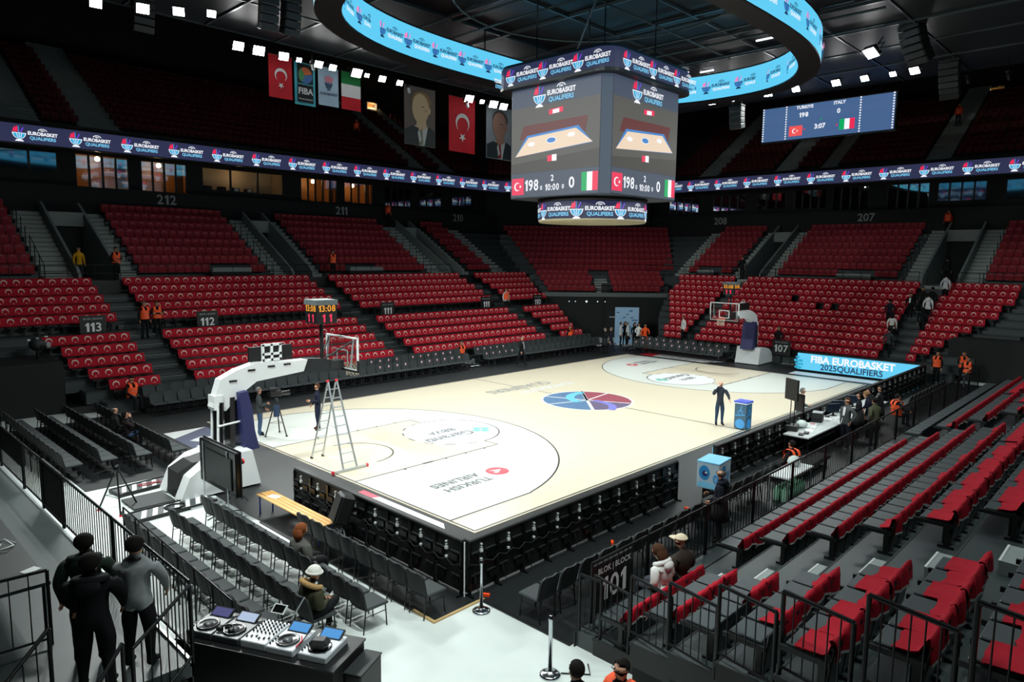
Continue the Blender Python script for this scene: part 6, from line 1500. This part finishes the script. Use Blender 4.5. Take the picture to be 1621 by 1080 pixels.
def person(lab, x, y, z, rz, top, trousers, hair='black', arms=('down', 'down'), legs='stand', lean=0.0, h=1.75, vest=False, skin=(198, 146, 118), shoes=(18, 18, 20), bulk=1.0, style='hair', extra=(), hood=None, group=None):
    r = thing('person', lab, 'person', (x, y, z), math.radians(rz), group); s = h/1.75; r.scale = (s, s, s)
    U = upper_mat(legs in ('sit', 'sitcross'), lean)
    o = link(body_mesh(legs, arms[0], arms[1], lean, bulk), 'body', r)
    for i, m in enumerate((mat('skin_%d' % skin[0], skin, .55), cloth(top), cloth(trousers), cloth(shoes))):
        o.material_slots[i].link = 'OBJECT'; o.material_slots[i].material = m
    def add(k, nm=None, col=None, up=True):
        q = link(part_mesh(k), nm or k, r)
        if up: q.matrix_local = U
        if col is not None: q.material_slots[0].link = 'OBJECT'; q.material_slots[0].material = cloth(col)
        return q
    if style in ('hair', 'long_hair', 'thin_hair'): add(style, 'hair', HAIR[hair])
    elif style: add(style, {'beanie': 'beanie', 'cap': 'cap'}[style])
    if vest: add('vest'); add('vest_print', 'reflective_band')
    if hood: add('hood', 'hood', hood)
    for e_ in extra: add(e_)
    for yy in (-.034, .034): q = link(part_mesh('eye'), 'eye', r); q.matrix_local = U @ Matrix.Translation((.102, yy, 1.665))
    q = link(part_mesh('mouth'), 'mouth', r); q.matrix_local = U @ Matrix.Translation((.104, 0, 1.592))
    return r
P = person
PZ = 1.05
P('man in a grey sweatshirt standing with his back turned on the press platform', -22.02, -9.55, PZ, 50, (145, 150, 152), K, arms=('fwd', 'fwd'), extra=('collar',), bulk=1.15, h=1.80).scale.xy = (1.2, 1.2)
P('man in a black jacket seen from behind, nearest of the platform group', -22.58, -9.68, PZ, 62, (18, 19, 22), K, arms=('fwd', 'fwd'), bulk=1.3, h=1.78, hood=(24, 25, 28)).scale.xy = (1.28, 1.28)
P('man in a dark green jacket standing behind the black-jacketed one', -22.45, -8.95, PZ, 62, (36, 52, 44), K, arms=('down', 'fwd'), bulk=1.2, h=1.78, hood=(30, 44, 38)).scale.xy = (1.25, 1.25)
P('person with short black hair whose head shows beside the pale floor at the bottom', -18.71, -14.32, 0, 70, K, K, skin=(170, 120, 95))
P('man with glasses and an orange vest passing under the near stand railings', -18.29, -14.68, 0, 175, K, K, vest=True, extra=('glasses',), skin=(196, 140, 112))
P('auburn-haired woman in a grey wool jacket seated behind the LED board', -18.35, -7.1, .01, 0, (84, 84, 80), K, 'auburn', ('lap', 'lap'), 'sit', .08, style='long_hair', h=1.72, bulk=1.35).scale.xy = (1.15, 1.15)
P('person in a white beanie and fur-trimmed olive parka looking at a phone', -19.22, -8.98, .0, 0, (58, 58, 42), K, None, ('phone', 'phone'), 'sitcross', .15, style='beanie', shoes=(225, 225, 225), extra=('fur',), bulk=1.4).scale.xy = (1.12, 1.12)
o = MB().box((0, 0, 0), (.075, .15, .012), BLACKG, Matrix.Rotation(-.6, 4, 'Y'), 0, .004).build('mobile_phone', None, (-18.83, -8.98, .78)); o['label'] = 'dark phone held by the person in the white beanie'; o['category'] = 'phone'
P('person in a white hooded top seated in the front row beside the 101 sign', -14.55, R(0)[0]+.1, R(0)[1]-.03, 90, (220, 220, 216), (60, 64, 72), 'brown', ('lap', 'lap'), 'sit', .25, style='long_hair', hood=(225, 225, 222), h=1.7, bulk=1.2).scale.xy = (1.15, 1.15)
P('bearded man in a cream cap and brown jacket seated next to the white hooded top', -14.0, R(0)[0]+.1, R(0)[1]-.03, 80, (52, 44, 38), K, None, ('lap', 'lap'), 'sit', .1, style='cap', bulk=1.25).scale.xy = (1.15, 1.15)
P('bald man with glasses in a navy coat standing at the crowd barrier', -10.4, -11.9, .012, 115, (24, 28, 40), K, 'grey', ('clasp', 'phone'), style='thin_hair', extra=('glasses', 'coat_tail'), bulk=1.15, hood=(24, 28, 40))
P('bald man on a phone in a dark jumper standing behind the blue podium', .0, -6.5, .04, -135, (46, 52, 62), (40, 60, 84), None, ('out', 'ear'), style=None, bulk=1.1, h=1.78, skin=(214, 162, 136))
P('steward in an orange vest sitting behind the white table, back to the fence', -5.0, -11.35, .012, 75, K, K, vest=True, legs='sit', arms=('lap', 'lap'))
P('grey-haired man in a grey jumper standing on court, reading papers over the board', .95, -9.2, .04, -70, (84, 90, 90), DG_, 'grey', ('phone', 'phone'), lean=.12)
P('man in a grey jacket with hands in pockets standing behind the scorers table', .45, -11.05, .012, 160, (82, 86, 88), (26, 28, 40), 'brown', ('pocket', 'pocket'), extra=('shirt_front',), bulk=1.1)
P('man in a black coat just behind the grey-jacketed man at the table', 1.85, -11.0, .012, 110, K, K, arms=('phone', 'down'), extra=('coat_tail',))
P('fair-haired man in navy bending over the scorers table', 2.5, -11.25, .012, 110, N_, (56, 84, 120), 'fair', ('fwd', 'out'), lean=.35)
P('man in an olive quilted jacket seen from behind at the scorers table', 1.2, -11.75, .012, 60, (74, 76, 58), K, arms=('pocket', 'fwd'), lean=.1, bulk=1.2)
P('dark-haired man with a white collar leaning over the scorers table', 3.2, -11.05, .012, 115, K, K, arms=('fwd', 'fwd'), lean=.2, extra=('collar',))
P('man in a long black coat, farthest of the men at the scorers table', 3.9, -11.1, .012, 120, K, K, arms=('down', 'phone'), extra=('coat_tail', 'lanyard'))
P('steward in an orange vest seated sideways by the fence beyond the scorers', 5.1, -11.4, .012, -40, K, K, vest=True, legs='sit', arms=('lap', 'out'))
P('steward in an orange vest standing before the curtained wall, nearest the end board', 17.2, -10.05, .012, 160, K, K, vest=True, arms=('down', 'down'))
P('steward in an orange vest with folded arms in front of the curtained wall', 17.9, -11.1, .012, 200, K, K, 'brown', vest=True, arms=('cross', 'cross'), h=1.78)
P('shorter steward in an orange vest beside the one with folded arms', 16.6, -11.55, .012, 180, K, (90, 95, 98), vest=True, arms=('clasp', 'cross'), h=1.66)
for lab, x, y, rz, t, tr, hr, kw in (
    ('man in a white jacket over black at the edge of the tunnel group', 17.3, 10.35, -60, (205, 208, 208), K, 'black', {}),
    ('tall figure in black with long hair in the tunnel group', 17.9, 10.4, -120, K, K, 'brown', dict(style='long_hair')),
    ('figure in a white top and long black skirt in the tunnel group', 17.6, 9.95, -40, (200, 205, 205), K, 'grey', dict(extra=('skirt',))),
    ('woman in black with dark hair beside the white skirted figure', 17.9, 9.55, -120, K, K, 'black', dict(style='long_hair')),
    ('woman in a white shirt and black trousers in front of the sponsor backdrop', 17.75, 9.1, -130, (225, 226, 222), K, 'black', dict(style='long_hair', arms=('clasp', 'clasp'))),
    ('steward in an orange coat in front of the sponsor backdrop', 17.75, 8.55, -140, (255, 92, 40), (255, 92, 40), 'black', dict(arms=('out', 'down'))),
    ('man in a black coat talking on the matting near the far corner', 13.0, 8.62, -20, K, K, 'grey', dict(arms=('down', 'phone'), extra=('coat_tail',))),
    ('man in a navy suit with his back turned near the far corner', 13.6, 8.55, 120, N_, N_, 'grey', dict(legs='walk')),
    ('grey-haired man in a black suit walking along the far sideline', 5.2, 9.0, -60, K, K, 'grey', dict(legs='walk', extra=('shirt_front', 'lanyard'), style='thin_hair')),
    ('man in a grey jumper and jeans standing behind the television camera', -13.5, 4.35, -20, (70, 74, 76), (72, 96, 128), 'grey', dict(arms=('clasp', 'phone'))),
    ('man in a navy suit holding a microphone beside the ladder', -11.6, 3.6, 160, N_, N_, 'brown', dict(arms=('phone', 'clasp'), shoes=(70, 36, 26))),
    ('bald man seated in the front chair row beside the man in jeans', -17.55, 6.55, 0, (40, 42, 42), K, 'grey', dict(legs='sit', style='thin_hair', arms=('lap', 'lap'))),
    ('man in jeans with crossed legs leaning on his hand in the front chair row', -17.45, 5.6, 0, (46, 40, 40), (70, 90, 120), 'black', dict(legs='sitcross', arms=('lap', 'ear'), shoes=(225, 225, 225), lean=-.1)),
):
    P(lab, x, y, .012 if x > -17.5 else .01, rz, t, tr, hr, **kw)
def onL(k): return L(k)[1]
P('seated steward in an orange vest on the sideline chairs by the curtained box', -15.55, 11.15, .2, -80, K, K, vest=True, legs='sit', arms=('lap', 'lap'))
P('seated steward in an orange vest in the gap of the far sideline chairs', 2.75, 11.6, .1, -100, K, K, 'grey', vest=True, legs='sit', arms=('lap', 'lap'))
P('steward in an orange vest seated at the foot of block 110', 13.3, 11.9, .35, -90, K, K, 'grey', vest=True, legs='sit')
P('steward in an orange vest standing on the walkway by the block 112 steps', -13.25, 16.25, onL(5), -80, K, K, 'grey', vest=True, h=1.78)
P('steward in a black jacket and orange vest beside the one on the walkway', -12.6, 16.5, onL(5), -100, K, K, 'brown', vest=True, arms=('cross', 'cross'))
P('steward in an orange vest and white sleeves on the walkway steps of block 111', 11.6, 16.6, onL(5), -100, (220, 220, 220), K, 'brown', vest=True, style='long_hair')
P('person in a yellow jacket at the mouth of the upper stair opening', -14.3, 22.2, 4.97, -80, (190, 140, 20), DG_, 'black', bulk=1.1)
P('steward in an orange vest at the foot of the upper stairs near the yellow jacket', -12.7, 21.7, 4.97, -90, K, K, vest=True, arms=('phone', 'clasp'))
P('steward in black and orange on the upper walkway between sections 212 and 211', .3, 21.6, 4.97, -110, (40, 30, 28), K, vest=True)
P('steward in red standing on top of the stand by the suites next to number 211', 9.9, 28.6, 9.0, -90, (190, 40, 40), K, vest=True, h=1.7)
P('steward in red standing by the suites at the far end beyond number 207', 33.6, -6.4, 8.5, 180, (190, 40, 40), K, vest=True, h=1.7)
P('steward in an orange vest high in the dark top tier above the end stand', 39.5, -5.2, 17.0, 180, (200, 60, 40), K, vest=True, h=1.7)
P('steward in red in the dark top tier left of the hanging portrait', 9.9, 33, 16.2, -90, (190, 50, 40), K, vest=True, h=1.7)
P('woman in black standing in front of block 107 beside its sign', 18.2, -1.0, .55, 180, K, K, 'brown', style='long_hair')
P('person in a white jacket walking up the steps left of the far basket', 18.1, 5.7, .75, 150, (225, 226, 224), K, 'brown', legs='walk')
P('dark guard standing at the top of the steps behind the far game clock', 26.4, 5.6, 4.9, 180, K, K)
def onE(k): return Ex(k)[1]
for i, (lab, k, y, t, tr, kw) in enumerate((
    ('person in a dark grey jacket, lowest of those climbing the steps beside block 107', 1.6, -7.0, (62, 66, 68), K, {}),
    ('person in a white top and black skirt climbing the steps beside block 107', 3.6, -6.7, (226, 226, 220), K, dict(extra=('skirt',), style='long_hair')),
    ('person in a dark navy jacket standing at the row end beside the climbing group', 5.1, -6.2, (26, 30, 42), K, {}),
    ('person in black with long hair climbing in the middle of the steps', 4.4, -8.15, K, K, dict(style='long_hair')),
    ('person in a white hooded top climbing behind the black-haired one', 6.0, -8.1, (222, 222, 222), K, dict(hood=(222, 222, 222))),
    ('dark-dressed person with a pale shirt high on the steps', 6.7, -7.0, K, K, dict(extra=('shirt_front',))),
    ('person in a black jacket high on the steps next to the pale shirt', 7.4, -7.5, (30, 26, 24), K, {}),
    ('person in black squeezed between two others high on the steps', 7.6, -8.0, K, K, {}),
    ('person in a white hooded jacket at the top of the steps beside block 107', 9.2, -8.4, (206, 210, 212), K, dict(hood=(206, 210, 212))),
    ('person in black going up beside the grey vomitory wall', 12.2, -7.9, K, K, {}))):
    kk = min(k, 10.6); x = 18.5+.76*k-.3; zz = .48+.385*(math.floor(k)) if k < 10.5 else 5.0
    P(lab, x, y, zz, 0 if i not in (5, 6) else 180, t, tr, 'black', legs='walk' if k < 10 and i in (0, 1, 3, 4) else 'stand', **kw)
